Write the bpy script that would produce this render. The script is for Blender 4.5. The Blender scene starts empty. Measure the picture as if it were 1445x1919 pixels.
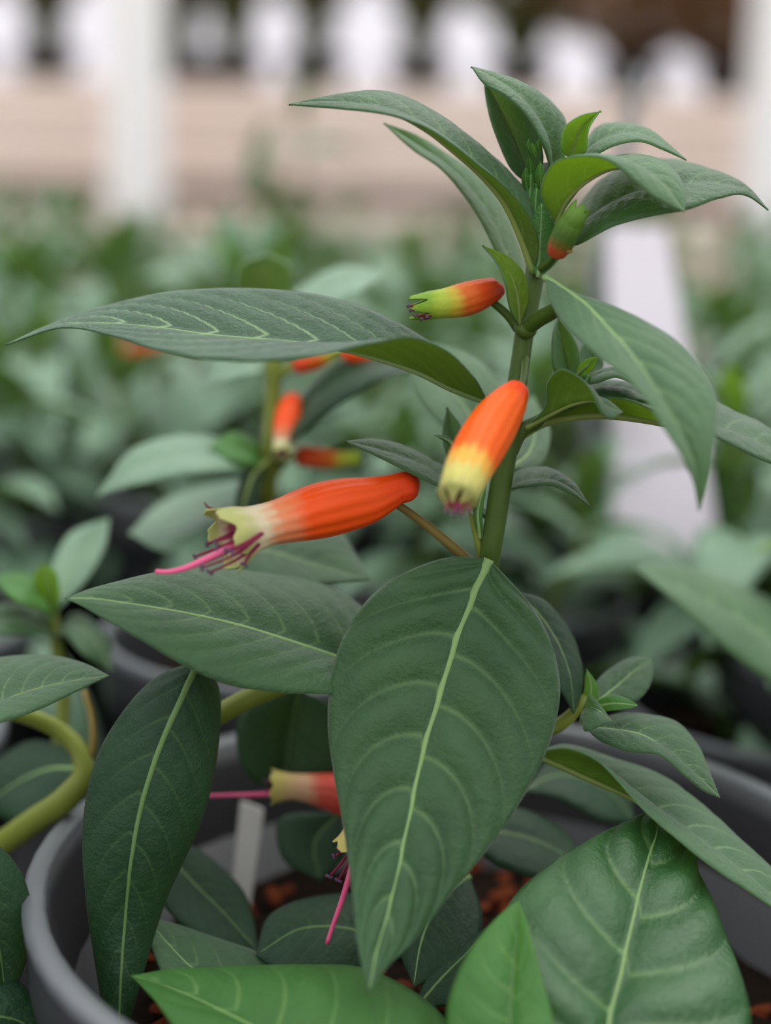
import bpy, bmesh, math, random
import numpy as np
from mathutils import Vector, Matrix, Euler

random.seed(7); np.random.seed(7)
SC = bpy.context.scene
COL = SC.collection

# ------------------------------------------------------------------ camera
F = 2600.0; IW, IH = 1445.0, 1919.0; D0 = 0.26; CZ = 0.255
PITCH = math.radians(12.0); ROLL = 0.03
cam_d = bpy.data.cameras.new('camera'); cam = bpy.data.objects.new('camera', cam_d); COL.objects.link(cam)
CAMR = Matrix.Rotation(math.pi/2 - PITCH, 3, 'X') @ Matrix.Rotation(ROLL, 3, 'Z')
cam.matrix_world = Matrix.Translation((0, 0, CZ)) @ CAMR.to_4x4()
cam_d.sensor_fit = 'VERTICAL'; cam_d.sensor_height = 24.0; cam_d.lens = 24.0*F/IH
cam_d.clip_start = 0.005; cam_d.clip_end = 100
cam_d.dof.use_dof = True; cam_d.dof.focus_distance = D0 - 0.003; cam_d.dof.aperture_fstop = 3.2
SC.camera = cam
# ------------------------------------------------------------------ light
wd = bpy.data.worlds.new('overcast_sky'); SC.world = wd; wd.use_nodes = True
# overcast sky: brightest overhead, a third of that at the horizon (the CIE overcast law)
_wn = wd.node_tree; bg = _wn.nodes['Background']; bg.inputs[0].default_value = (0.97, 0.985, 1.0, 1)
_tc = _wn.nodes.new('ShaderNodeTexCoord'); _sx = _wn.nodes.new('ShaderNodeSeparateXYZ'); _cl = _wn.nodes.new('ShaderNodeClamp'); _ma = _wn.nodes.new('ShaderNodeMath')
SKY = 2.1
_ma.operation = 'MULTIPLY_ADD'; _ma.inputs[1].default_value = SKY*2/3; _ma.inputs[2].default_value = SKY/3
_wn.links.new(_tc.outputs['Generated'], _sx.inputs[0]); _wn.links.new(_sx.outputs[2], _cl.inputs[0]); _wn.links.new(_cl.outputs[0], _ma.inputs[0]); _wn.links.new(_ma.outputs[0], bg.inputs[1])
sd = bpy.data.lights.new('hazy_sun', 'SUN'); sd.energy = 1.5; sd.angle = 0.9; sd.color = (1.0, 0.97, 0.93)
sun = bpy.data.objects.new('hazy_sun', sd); COL.objects.link(sun); sun.rotation_euler = Euler((math.radians(-22), math.radians(14), 0))
vs = SC.view_settings
vs.view_transform = 'Standard'; vs.look = 'None'; vs.exposure = 0.2; vs.gamma = 1.0; vs.use_curve_mapping = False

# ------------------------------------------------------------------ coordinates
_R = np.array(CAMR); _RT, _UP, _FW = _R[:, 0], _R[:, 1], -_R[:, 2]
_C = np.array([0, 0, CZ])
def W(x, y, dd):
    """a photo pixel and a distance (mm beyond the focus plane) to a place in the room (metres)"""
    d = D0 + (dd*.72 if dd < 0 else dd)/1000.0
    return _C + d*(_FW + (x-IW/2)/F*_RT - (y-IH/2)/F*_UP)
def WP(pts): return np.array([W(*p[:3]) for p in pts])
def S(px, dd=0): return px*(D0+dd/1000.0)/F

# ------------------------------------------------------------------ materials
def srgb(r, g, b):
    f = lambda c: ((c/255)/12.92 if c/255 <= .04045 else (((c/255)+.055)/1.055)**2.4)
    return (f(r), f(g), f(b), 1)
class NT:
    def __init__(s, name):
        s.m = bpy.data.materials.new(name); s.m.use_nodes = True; s.t = s.m.node_tree; s.t.nodes.clear()
        s.out = s.t.nodes.new('ShaderNodeOutputMaterial')
    def n(s, typ, **kw):
        nd = s.t.nodes.new('ShaderNode'+typ)
        for k, v in kw.items():
            if k.startswith('i_'): nd.inputs[int(k[2:])].default_value = v
            else: setattr(nd, k, v)
        return nd
    def l(s, a, b): s.t.links.new(a, b)
    def math(s, op, a, b=None, c=None, clamp=False):
        nd = s.n('Math', operation=op, use_clamp=clamp)
        for i, v in enumerate((a, b, c)):
            if v is None: continue
            if isinstance(v, (int, float)): nd.inputs[i].default_value = v
            else: s.l(v, nd.inputs[i])
        return nd.outputs[0]
    def mix(s, f, a, b):
        nd = s.n('Mix', data_type='RGBA')
        for i, v in ((0, f), (6, a), (7, b)):
            if isinstance(v, (int, float, tuple)): nd.inputs[i].default_value = v
            else: s.l(v, nd.inputs[i])
        return nd.outputs[2]
    def noise(s, scale, detail=3, rough=.5, obj=True):
        tc = s.n('TexCoord'); nz = s.n('TexNoise'); nz.inputs['Scale'].default_value = scale
        nz.inputs['Detail'].default_value = detail; nz.inputs['Roughness'].default_value = rough
        s.l(tc.outputs['Object'], nz.inputs['Vector']); return nz.outputs[0]
    def pb(s, col, rough=.5, spec=.5, bump=None, bstr=.3, bdist=.001, sheen=0, sheen_col=None):
        p = s.n('BsdfPrincipled')
        if isinstance(col, tuple): p.inputs['Base Color'].default_value = col
        else: s.l(col, p.inputs['Base Color'])
        if isinstance(rough, (int, float)): p.inputs['Roughness'].default_value = rough
        else: s.l(rough, p.inputs['Roughness'])
        p.inputs['Specular IOR Level'].default_value = spec
        if sheen:
            p.inputs['Sheen Weight'].default_value = sheen; p.inputs['Sheen Roughness'].default_value = .35
            if sheen_col: p.inputs['Sheen Tint'].default_value = sheen_col
        if bump is not None:
            b = s.n('Bump'); b.inputs['Strength'].default_value = bstr; b.inputs['Distance'].default_value = bdist
            s.l(bump, b.inputs['Height']); s.l(b.outputs[0], p.inputs['Normal'])
        return p
    def done(s, sh): s.l(sh, s.out.inputs[0]); return s.m

def leaf_mat(name, dark, light, vein, trans, tcol, rough=.42, spec=.45, sheen=.25, under=False, vstr=.6):
    t = NT(name)
    ph = t.n('Attribute', attribute_name='vein_phase').outputs['Fac']
    sd_ = t.n('Attribute', attribute_name='vein_side').outputs['Fac']
    fr = t.math('FRACT', ph); d = t.math('SUBTRACT', .5, t.math('ABSOLUTE', t.math('SUBTRACT', fr, .5)))
    w = t.math('MULTIPLY_ADD', sd_, -.05, .11)
    v = t.math('SUBTRACT', 1.0, t.math('DIVIDE', d, w), clamp=True); v = t.math('POWER', v, 1.6)
    v = t.math('MULTIPLY', v, t.math('MULTIPLY_ADD', sd_, -.75, .85, clamp=True), clamp=True)
    n1 = t.noise(55, 4, .6); n2 = t.noise(1500, 2, .6)
    rel = t.math('MULTIPLY_ADD', n1, 2.8, -.9, clamp=True)
    base = t.mix(rel, dark, light)
    fine = t.math('MULTIPLY_ADD', n2, .8, -.1, clamp=True)
    base = t.mix(t.math('MULTIPLY', fine, .55), base, light)
    col = t.mix(t.math('MULTIPLY', v, vstr), base, vein)
    n3 = t.math('ADD', t.math('MULTIPLY', t.noise(1500, 3, .75), .55), t.noise(330, 3, .6))
    p = t.pb(col, rough, spec, n3, .75, .0007, sheen, (.8, .85, .82, 1))
    tr = t.n('BsdfTranslucent'); tr.inputs[0].default_value = tcol
    mx = t.n('MixShader'); mx.inputs[0].default_value = trans
    t.l(p.outputs[0], mx.inputs[1]); t.l(tr.outputs[0], mx.inputs[2])
    return t.done(mx.outputs[0])

M = {}
M['leaf'] = leaf_mat('leaf_upper', (.013, .050, .017, 1), (.036, .098, .036, 1), (.19, .32, .11, 1), .18, (.62, .90, .30, 1), .38, .36, .32, False, .46)
M['leaf_veined'] = leaf_mat('leaf_upper_pale_veins', (.011, .046, .020, 1), (.030, .086, .038, 1), (.30, .46, .22, 1), .15, (.62, .90, .30, 1), .40, .26, .42, False, .85)
M['leaf_dark'] = leaf_mat('leaf_upper_old_shaded', (.006, .026, .011, 1), (.014, .046, .020, 1), (.06, .12, .04, 1), .08, (.62, .90, .30, 1), .42, .22, .05)  # older-leaf green, darkened further for the shade under other leaves
M['leaf_young'] = leaf_mat('leaf_upper_young', (.028, .120, .020, 1), (.058, .185, .038, 1), (.22, .38, .11, 1), .32, (.62, .90, .30, 1), .36, .38, .05)
M['leaf_grey'] = leaf_mat('leaf_upper_downy', (.046, .108, .052, 1), (.082, .158, .080, 1), (.25, .38, .17, 1), .24, (.62, .90, .30, 1), .45, .30, .35, False, .7)
M['leaf_gloss'] = leaf_mat('leaf_upper_glossy', (.014, .070, .018, 1), (.034, .115, .032, 1), (.18, .32, .10, 1), .18, (.62, .90, .30, 1), .27, .7, .03)
M['under'] = leaf_mat('leaf_underside', (.050, .098, .012, 1), (.078, .140, .020, 1), (.22, .30, .07, 1), .32, (.62, .85, .10, 1), .55, .3, .05, True)
M['under_young'] = leaf_mat('leaf_underside_young', (.090, .175, .012, 1), (.135, .240, .022, 1), (.30, .42, .08, 1), .45, (.75, .95, .10, 1), .5, .3, .05, True)
# shared by the many out-of-focus neighbours
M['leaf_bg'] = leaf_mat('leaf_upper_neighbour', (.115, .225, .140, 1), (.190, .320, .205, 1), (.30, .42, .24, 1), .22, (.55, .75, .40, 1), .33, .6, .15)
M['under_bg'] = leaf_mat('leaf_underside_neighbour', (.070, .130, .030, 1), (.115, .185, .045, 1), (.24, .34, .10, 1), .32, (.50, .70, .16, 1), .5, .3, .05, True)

def rib_mat(name, c, c2, rough=.5):
    t = NT(name); n = t.noise(300, 3); col = t.mix(n, c, c2)
    p = t.pb(col, rough, .35, t.noise(1800, 2), .2, .0002, .1)
    tr = t.n('BsdfTranslucent'); tr.inputs[0].default_value = c2
    mx = t.n('MixShader'); mx.inputs[0].default_value = .15
    t.l(p.outputs[0], mx.inputs[1]); t.l(tr.outputs[0], mx.inputs[2]); return t.done(mx.outputs[0])
M['midrib'] = rib_mat('midrib_pale_green', (.17, .30, .10, 1), (.24, .37, .13, 1))
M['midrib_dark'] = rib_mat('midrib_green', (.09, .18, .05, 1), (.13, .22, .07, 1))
M['midrib_under'] = rib_mat('midrib_olive', (.16, .22, .045, 1), (.22, .29, .07, 1))
M['stem'] = rib_mat('stem_green', (.036, .080, .004, 1), (.062, .115, .008, 1))
M['stem_olive'] = rib_mat('stem_olive', (.15, .19, .020, 1), (.20, .24, .035, 1))
M['stem_brown'] = rib_mat('pedicel_brown', (.16, .10, .020, 1), (.20, .16, .03, 1))

def flower_mat(name, stops):
    t = NT(name)
    a = t.n('Attribute', attribute_name='along').outputs['Fac']
    rb = t.n('Attribute', attribute_name='ridge').outputs['Fac']
    nz = t.noise(260, 3)
    a2 = t.math('ADD', a, t.math('MULTIPLY_ADD', nz, .10, -.05))
    a2 = t.math('ADD', a2, t.math('MULTIPLY', rb, .035))
    r = t.n('ValToRGB'); cr = r.color_ramp; cr.interpolation = 'EASE'
    while len(cr.elements) < len(stops): cr.elements.new(.5)
    for e, (p, c) in zip(cr.elements, stops): e.position = p; e.color = c
    t.l(a2, r.inputs[0])
    p = t.pb(r.outputs[0], .38, .24, t.noise(1400, 3, .65), .3, .0004)
    tr = t.n('BsdfTranslucent'); t.l(r.outputs[0], tr.inputs[0])
    mx = t.n('MixShader'); mx.inputs[0].default_value = .18
    t.l(p.outputs[0], mx.inputs[1]); t.l(tr.outputs[0], mx.inputs[2]); return t.done(mx.outputs[0])
OR = (.88, .085, .006, 1); ORD = (.82, .050, .010, 1); RED = (.55, .035, .02, 1)
CRM = (.70, .61, .40, 1); YG = (.47, .50, .17, 1); PNK = (.78, .36, .26, 1)
M['flower'] = flower_mat('petal_tube_orange', [(0, ORD), (.30, OR), (.60, OR), (.74, (.78, .25, .11, 1)), (.84, CRM), (.97, YG)])
M['flower_orange'] = flower_mat('petal_tube_bright_orange', [(0, ORD), (.25, (.90, .12, .008, 1)), (.66, (.90, .12, .008, 1)), (.77, (.80, .42, .06, 1)), (.84, (.66, .60, .17, 1)), (.97, (.34, .34, .10, 1))])
M['flower_red'] = flower_mat('petal_tube_red', [(0, RED), (.4, (.62, .04, .03, 1)), (.66, (.70, .10, .07, 1)), (.80, (.70, .42, .25, 1)), (.95, (.55, .48, .14, 1))])
M['flower_bud'] = flower_mat('petal_tube_bud', [(0, RED), (.30, (.66, .07, .012, 1)), (.58, (.66, .13, .015, 1)), (.72, (.55, .42, .04, 1)), (.85, (.40, .50, .05, 1)), (1, (.20, .36, .03, 1))])
M['flower_bud_green'] = flower_mat('petal_tube_green_bud', [(0, (.42, .06, .02, 1)), (.22, (.34, .06, .02, 1)), (.34, (.13, .10, .015, 1)), (.46, (.05, .11, .012, 1)), (.8, (.09, .19, .02, 1)), (1, (.12, .26, .03, 1))])
M['flower_in'] = flower_mat('petal_lining', [(0, (.35, .02, .08, 1)), (.80, (.35, .03, .10, 1)), (.90, (.45, .10, .16, 1)), (.95, CRM), (1, YG)])
def plain(name, c, rough=.5, spec=.5, c2=None, sc=200, bump=None, bd=.0005, metal=0):
    t = NT(name); col = c if c2 is None else t.mix(t.noise(sc, 4, .6), c, c2)
    p = t.pb(col, rough, spec, t.noise(bump, 4) if bump else None, .5, bd)
    p.inputs['Metallic'].default_value = metal
    return t.done(p.outputs[0])
M['style'] = plain('style_pink', (.62, .03, .17, 1), .4, .4, (.72, .16, .28, 1), 120)
M['stamen'] = plain('stamen_crimson', (.11, .006, .024, 1), .5, .15, (.20, .012, .05, 1), 300)
M['anther'] = plain('anther_purple', (.045, .012, .035, 1), .6, .3, (.12, .06, .12, 1), 900)
M['pot'] = plain('pot_grey_plastic', (.16, .17, .19, 1), .42, .5, (.24, .25, .27, 1), 30)
M['rim'] = plain('pot_rim_grey', (.085, .092, .10, 1), .4, .5, (.12, .13, .14, 1), 30)
M['pot_dark'] = plain('pot_dark_plastic', (.018, .019, .022, 1), .45, .4, (.03, .03, .034, 1), 30)
M['soil'] = plain('dark_soil', (.006, .004, .003, 1), .95, .05, (.016, .010, .007, 1), 250, 400, .003)
M['bark'] = plain('orange_bark', (.03, .011, .006, 1), .9, .12, (.27, .055, .015, 1), 110, 700, .003)
M['bench'] = plain('bench_dark_mesh', (.018, .018, .022, 1), .8, .2, (.04, .04, .045, 1), 20)
M['tag'] = plain('label_white_plastic', (.50, .46, .51, 1), .45, .3, (.58, .53, .58, 1), 8)
M['tag_mid_grey'] = plain('label_mid_grey', (.30, .29, .28, 1), .5, .3, (.40, .39, .37, 1), 40)  # label plastic in a greyer tone
M['tag_grey'] = plain('stake_grey', (.13, .14, .15, 1), .5, .4, (.17, .18, .19, 1), 8)
M['white'] = plain('post_white_paint', (.88, .85, .83, 1), .5, .4, (.92, .90, .89, 1), 6, 40, .001)
M['plank'] = plain('ledge_pale_plank', (.74, .57, .49, 1), .8, .2, (.84, .71, .63, 1), 3, 60, .002)
M['gap_shadow'] = plain('ledge_recess_shadow', (.16, .12, .11, 1), .9, .1, (.22, .17, .16, 1), 5)  # dark tone is the shadow below the upper planks, put into the colour
M['twig'] = plain('shrub_twig_brown', (.10, .075, .03, 1), .8, .2, (.16, .12, .05, 1), 40)
def folmat(name, a, b, tc):
    t = NT(name); p = t.pb(t.mix(t.noise(9, 3), a, b), .55, .3)
    tr = t.n('BsdfTranslucent'); tr.inputs[0].default_value = tc
    mx = t.n('MixShader'); mx.inputs[0].default_value = .3
    t.l(p.outputs[0], mx.inputs[1]); t.l(tr.outputs[0], mx.inputs[2]); return t.done(mx.outputs[0])
M['fol_olive'] = folmat('shrub_leaf_olive', (.10, .11, .035, 1), (.17, .18, .06, 1), (.2, .22, .05, 1))
M['fol_brown'] = folmat('shrub_leaf_brown', (.14, .075, .035, 1), (.21, .12, .06, 1), (.25, .13, .05, 1))
def film():
    t = NT('white_greenhouse_film'); p = t.pb((.86, .86, .90, 1), .6, .2)
    tr = t.n('BsdfTranslucent'); tr.inputs[0].default_value = (.9, .9, .94, 1)
    mx = t.n('MixShader'); mx.inputs[0].default_value = .6
    t.l(p.outputs[0], mx.inputs[1]); t.l(tr.outputs[0], mx.inputs[2]); return t.done(mx.outputs[0])
M['film'] = film()
M['pave'] = plain('paving_pinkish', (.50, .42, .38, 1), .85, .2, (.6, .52, .48, 1), 6)

# ------------------------------------------------------------------ objects
def empty(name, loc, label, cat, group=None):
    o = bpy.data.objects.new(name, None); o.empty_display_size = .02; COL.objects.link(o); o.location = loc
    tag(o, label, cat, group); return o
def tag(o, label=None, cat=None, group=None, kind=None):
    if label: o['label'] = label
    if cat: o['category'] = cat
    if group: o['group'] = group
    if kind: o['kind'] = kind
    return o
def link(name, me, parent=None, label=None):
    o = bpy.data.objects.new(name, me); COL.objects.link(o)
    if parent is not None: o.parent = parent
    if label: o['label'] = label
    return o
def mesh(name, V, Fc, mats, smooth=True, mi=None):
    me = bpy.data.meshes.new(name); me.from_pydata([tuple(v) for v in V], [], [tuple(f) for f in Fc])
    for m in (mats if isinstance(mats, (list, tuple)) else [mats]): me.materials.append(M[m] if isinstance(m, str) else m)
    if smooth: me.polygons.foreach_set('use_smooth', [True]*len(me.polygons))
    if mi is not None: me.polygons.foreach_set('material_index', mi)
    me.update(); return me
def attr(me, name, vals):
    a = me.attributes.new(name, 'FLOAT', 'POINT'); a.data.foreach_set('value', np.asarray(vals, dtype=np.float32))
def origin_of(o):
    p = np.zeros(3)
    while o is not None:
        p += np.array(o.location); o = o.parent
    return p

def resample(P, n, rad=None):
    """smooth curve through P (chord-length cubic Hermite) at n+1 even parameters"""
    P = np.asarray(P, float)
    if rad is not None: P = np.column_stack([P, rad])
    seg = np.linalg.norm(np.diff(P[:, :3], axis=0), axis=1); t = np.concatenate([[0], np.cumsum(seg)]); t /= t[-1]
    m = np.zeros_like(P); dP = np.diff(P, axis=0)/np.diff(t)[:, None]
    m[0], m[-1] = dP[0], dP[-1]
    if len(P) > 2:
        h0 = np.diff(t)[:-1, None]; h1 = np.diff(t)[1:, None]
        m[1:-1] = (dP[:-1]*h1 + dP[1:]*h0)/(h0+h1)
    u = np.linspace(0, 1, n+1); k = np.clip(np.searchsorted(t, u, 'right')-1, 0, len(t)-2)
    h = (t[k+1]-t[k])[:, None]; s = ((u-t[k])[:, None])/h
    out = (2*s**3-3*s**2+1)*P[k] + (s**3-2*s**2+s)*h*m[k] + (-2*s**3+3*s**2)*P[k+1] + (s**3-s**2)*h*m[k+1]
    return (out[:, :3], out[:, 3]) if rad is not None else out
def frames(P):
    T = np.gradient(P, axis=0); T /= np.linalg.norm(T, axis=1)[:, None]+1e-12
    a = np.array([0, 0, 1.0]) if abs(T[0][2]) < .9 else np.array([1.0, 0, 0])
    N = np.zeros_like(P); n = np.cross(T[0], a); n /= np.linalg.norm(n)
    for i in range(len(P)):
        n = n - T[i]*np.dot(n, T[i]); n /= np.linalg.norm(n)+1e-12; N[i] = n
    return T, N, np.cross(T, N)
def tube_data(P, r, seg=10, V=None, Fc=None):
    V = [] if V is None else V; Fc = [] if Fc is None else Fc
    T, N, B = frames(P); o = len(V); n = len(P)
    for i in range(n):
        for k in range(seg):
            a = 2*math.pi*k/seg; V.append(P[i]+r[i]*(math.cos(a)*N[i]+math.sin(a)*B[i]))
    for i in range(n-1):
        for k in range(seg):
            k2 = (k+1) % seg; Fc.append((o+i*seg+k, o+i*seg+k2, o+(i+1)*seg+k2, o+(i+1)*seg+k))
    Fc.append(tuple(o+k for k in range(seg))[::-1]); Fc.append(tuple(o+(n-1)*seg+k for k in range(seg)))
    return V, Fc
def tube(name, pts, rpx, mat, parent, n=28, seg=12, world=False, label=None):
    """a tapering round stem through photo points; rpx: radii in photo pixels"""
    P = np.array([p for p in pts], float) if world else WP(pts)
    rr = np.array(rpx) if world else np.array([S(r, p[2]) for r, p in zip(rpx, pts)])
    C, r = resample(P, n, rr); C = C - origin_of(parent)
    V, Fc = tube_data(C, np.maximum(r, 2e-5), seg)
    return link(name, mesh(name, V, Fc, mat), parent, label)

# ------------------------------------------------------------------ leaves
def leaf_grid(Lc, Mc, Rc, nu=56, nv=10, veins=9, va=.34, vexp=1.3, relief=.0005, arch=.10, groove=.00028):
    """surface between left edge, midrib and right edge; returns V, F, vein phase, vein side, midrib points and normals"""
    L, Mm, R = resample(Lc, nu), resample(Mc, nu), resample(Rc, nu)
    s = np.linspace(0, 1, nv+1); u = np.linspace(0, 1, nu+1)
    cols = []
    ph, sd_ = [], []
    for side, E in ((-1, L), (1, R)):
        ss = s[::-1] if side < 0 else s[1:]
        for x in ss:
            cols.append(Mm+(E-Mm)*x)
            ph.append(veins*(u*1.05-va*x**vexp) + (.35 if side > 0 else 0)); sd_.append(np.full(nu+1, x))
    G = np.stack(cols, 1); PH = np.stack(ph, 1); SD = np.stack(sd_, 1)
    du = np.gradient(G, axis=0); dv = np.gradient(G, axis=1)
    Nn = -np.cross(du, dv); ln = np.linalg.norm(Nn, axis=2)[..., None]; Nn = Nn/np.maximum(ln, 1e-15)
    Nn[0] = Nn[1]; Nn[-1] = Nn[-2]
    wid = np.concatenate([np.repeat(np.linalg.norm(L-Mm, axis=1)[:, None], nv+1, 1), np.repeat(np.linalg.norm(R-Mm, axis=1)[:, None], nv, 1)], 1)
    win = 4*SD*(1-SD)
    disp = arch*wid*win + relief*np.minimum(wid/.012, 1)*(np.abs(np.sin(math.pi*PH))**.7-.4)*np.sqrt(np.clip(win, 0, 1))
    disp -= groove*np.minimum(wid/.01, 1)*np.exp(-(SD/.12)**2)
    G = G + Nn*disp[..., None]
    nc = 2*nv+1; V = G.reshape(-1, 3); Fc = []
    for i in range(nu):
        for j in range(nc-1):
            a = i*nc+j; Fc.append((a, a+nc, a+nc+1, a+1)[::-1])
    return V, Fc, PH.ravel(), SD.ravel(), G[:, nv], Nn[:, nv]
def build_leaf(name, parent, Lc, Mc, Rc, mat='leaf', under='under', rib='midrib', ribr=.00075, thick=.0003, org=None, **kw):
    org = origin_of(parent) if org is None else org
    V, Fc, ph, sdv, mid, mn = leaf_grid(Lc, Mc, Rc, **kw)
    me = mesh(name, V-org, Fc, [mat, under]); attr(me, 'vein_phase', ph); attr(me, 'vein_side', sdv)
    o = link(name, me, parent)
    md = o.modifiers.new('thickness', 'SOLIDIFY'); md.thickness = thick; md.offset = -1; md.material_offset = 1; md.material_offset_rim = 0
    if rib:
        n = len(mid); r = np.linspace(1, .22, n)*ribr
        P = mid - org - mn*(r*.55)[:, None]
        k = slice(0, n-1); V2, F2 = tube_data(P[k], r[k], 8)
        link('midrib', mesh('midrib', V2, F2, [rib]), o)
    return o
def leaf(parent, mid, left, right, mat='leaf', under='under', **kw):
    """left / right edge as seen from above looking from base to tip; photo pixels + mm depth"""
    return build_leaf('leaf', parent, WP(left), WP(mid), WP(right), mat, under, **kw)
def qleaf(parent, mid, wl, wr, dl, dr, mat='leaf', under='under', nu=30, nv=6, **kw):
    """a smaller leaf: midrib points, half widths (px) and edge directions (dx, dy, dmm per px of width)"""
    n = 9; pts = np.array(mid, float); P = resample(pts, n-1)
    prof = [math.sin(math.pi*min(1, (i/(n-1))**.8))**.75 for i in range(n)]; prof[-1] = 0
    E = []
    for w, d in ((wl, dl), (wr, dr)):
        E.append([P[i]+np.array([d[0]*w, d[1]*w, d[2]*w*.1])*prof[i] for i in range(n)])
    kw.setdefault('relief', .0002); kw.setdefault('ribr', .0004); kw.setdefault('veins', 6)
    return build_leaf('leaf', parent, WP(E[0]), WP(P), WP(E[1]), mat, under, nu=nu, nv=nv, **kw)

# ------------------------------------------------------------------ flowers
def flower_tube(name, parent, C, r, mat, seg=54, n=60, lobes=6, lobe=.35, flare=.25, ribs=.045, nrib=12, squash=1.0, org=None, inner='flower_in', sag=0):
    org = origin_of(parent) if org is None else org
    C, r = resample(C, n, r); T, N, B = frames(C)
    V, al, rd = [], [], []; m = 7
    rows = n+1+m; rm = r[-1]
    for i in range(rows):
        for k in range(seg):
            a = 2*math.pi*k/seg
            t = min(i/n, 1.0)
            ridge = abs(math.sin(a*nrib/2 + t*.5))**.6
            wv = math.sin(math.pi*min(1, t/.93))**.6 if t < .93 else 0
            rr = 1+ribs*(ridge-.6)*wv*1.6 + .02*math.sin(3*a+5*t)*wv
            dirv = math.cos(a)*N[min(i, n)]+math.sin(a)*B[min(i, n)]*squash
            if i <= n:
                p = C[i]+dirv*max(r[i], 1e-5)*rr; tt = t*.93
            else:
                q = (i-n)/m
                lob = (abs(math.cos(a*lobes/2)))**1.1
                lob = lob*(1+.12*math.sin(a*19)) if q > .8 else lob
                ext = lobe*rm*lob*q
                p = C[n]+T[n]*ext+dirv*rm*(1+flare*q*lob); tt = .93+.07*q
            V.append(p-org); al.append(tt); rd.append(ridge if i <= n else 1)
    Fc = []
    for i in range(rows-1):
        for k in range(seg):
            k2 = (k+1) % seg; Fc.append((i*seg+k, i*seg+k2, (i+1)*seg+k2, (i+1)*seg+k))
    Fc.append(tuple(range(seg))[::-1])
    me = mesh(name, V, Fc, [mat, inner]); attr(me, 'along', al); attr(me, 'ridge', rd)
    bm = bmesh.new(); bm.from_mesh(me); bmesh.ops.recalc_face_normals(bm, faces=bm.faces); 
    c = np.mean(np.array(V), axis=0)
    bm.to_mesh(me); bm.free()
    # outward check: compare with the radial direction on the middle ring
    i0 = (n//2)*seg; q = [np.array(me.vertices[i0+k].normal) for k in (0, 9, 18)]
    rad = [np.array(V[i0+k])-(C[n//2]-org) for k in (0, 9, 18)]
    if sum(np.dot(x, y) for x, y in zip(q, rad)) < 0: me.flip_normals()
    o = link(name, me, parent)
    md = o.modifiers.new('thickness', 'SOLIDIFY'); md.thickness = .00028; md.offset = -1; md.material_offset = 1; md.material_offset_rim = 0
    return o
def flower(parent, secs, mat='flower', **kw):
    P = WP(secs); r = np.array([S(s[3], s[2]) for s in secs])
    return flower_tube('flower', parent, P, r, mat, **kw)
def stamen(fl, pts, rpx=3.2, bar=(8, 10)):
    """filament with a two-lobed anther across its tip"""
    P = WP(pts); C = resample(P, 10)-origin_of(fl); d = pts[-1][2]
    V, Fc = tube_data(C, np.linspace(S(rpx, d), S(rpx*.6, d), 11), 7); nf = len(Fc)
    b = np.array(W(pts[-1][0]+bar[0]*.5, pts[-1][1]+bar[1]*.5, d))-np.array(W(pts[-1][0]-bar[0]*.5, pts[-1][1]-bar[1]*.5, d))
    A = np.array([C[-1]-b*.6, C[-1]-b*.45, C[-1]-b*.1, C[-1]+b*.1, C[-1]+b*.45, C[-1]+b*.6])
    k = S(4.2, d); V, Fc = tube_data(A, np.array([.35, .9, .75, .75, .9, .35])*k, 8, V, Fc)
    mi = [0]*nf+[1]*(len(Fc)-nf)
    return link('stamen', mesh('stamen', V, Fc, ['stamen', 'anther'], mi=mi), fl)

# ------------------------------------------------------------------ pots, tags
def lathe(prof, seg=48):
    V, Fc = [], []
    for r, z in prof:
        for k in range(seg):
            a = 2*math.pi*k/seg; V.append((r*math.cos(a), r*math.sin(a), z))
    for i in range(len(prof)-1):
        for k in range(seg):
            k2 = (k+1) % seg; Fc.append((i*seg+k, i*seg+k2, (i+1)*seg+k2, (i+1)*seg+k))
    Fc.append(tuple(range(seg))[::-1]); Fc.append(tuple((len(prof)-1)*seg+k for k in range(seg)))
    return V, Fc
def pot_mesh(R, H, mat, name='pot'):
    V, Fc = lathe([(R*.70, 0), (R*.72, .002), (R*.90, H-.020), (R*.98, H-.020), (R, H-.012), (R, H-.002), (R*.985, H), (R*.955, H), (R*.945, H-.004), (R*.90, H-.022), (R*.87, H-.045), (R*.86, H-.047)])
    me = mesh(name, V, Fc[:-1], mat, smooth=True); return me
def rim_mesh(R, H, mat):
    V, Fc = lathe([(R*.955, H-.002), (R*.99, H-.003), (R*1.008, H-.001), (R*1.008, H+.001), (R*.995, H+.002), (R*.965, H+.002), (R*.955, H+.001), (R*.955, H-.002)], 64)
    return mesh('rim', V, Fc[:-2], mat)
def soil_mesh(R, z, name='soil', seed=1):
    rnd = random.Random(seed); V = [(0, 0, z+.003)]; Fc = []; rings, seg = 9, 30
    for i in range(1, rings+1):
        for k in range(seg):
            a = 2*math.pi*k/seg; rr = R*i/rings; V.append((rr*math.cos(a), rr*math.sin(a), z+rnd.uniform(-.003, .003)))
    for k in range(seg): Fc.append((0, 1+k, 1+(k+1) % seg))
    for i in range(rings-1):
        for k in range(seg):
            k2 = (k+1) % seg; a = 1+i*seg; Fc.append((a+k, a+seg+k, a+seg+k2, a+k2))
    return mesh(name, V, Fc, 'soil')
def chip_mesh(seed):
    rnd = random.Random(seed); bm = bmesh.new(); bmesh.ops.create_icosphere(bm, subdivisions=1, radius=1)
    for v in bm.verts: v.co = Vector((v.co.x*1.0, v.co.y*.62, v.co.z*.38))*rnd.uniform(.75, 1.2)
    me = bpy.data.meshes.new('bark_chip'); bm.to_mesh(me); bm.free(); me.materials.append(M['bark']); return me
CHIPS = [chip_mesh(k) for k in range(5)]
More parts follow.
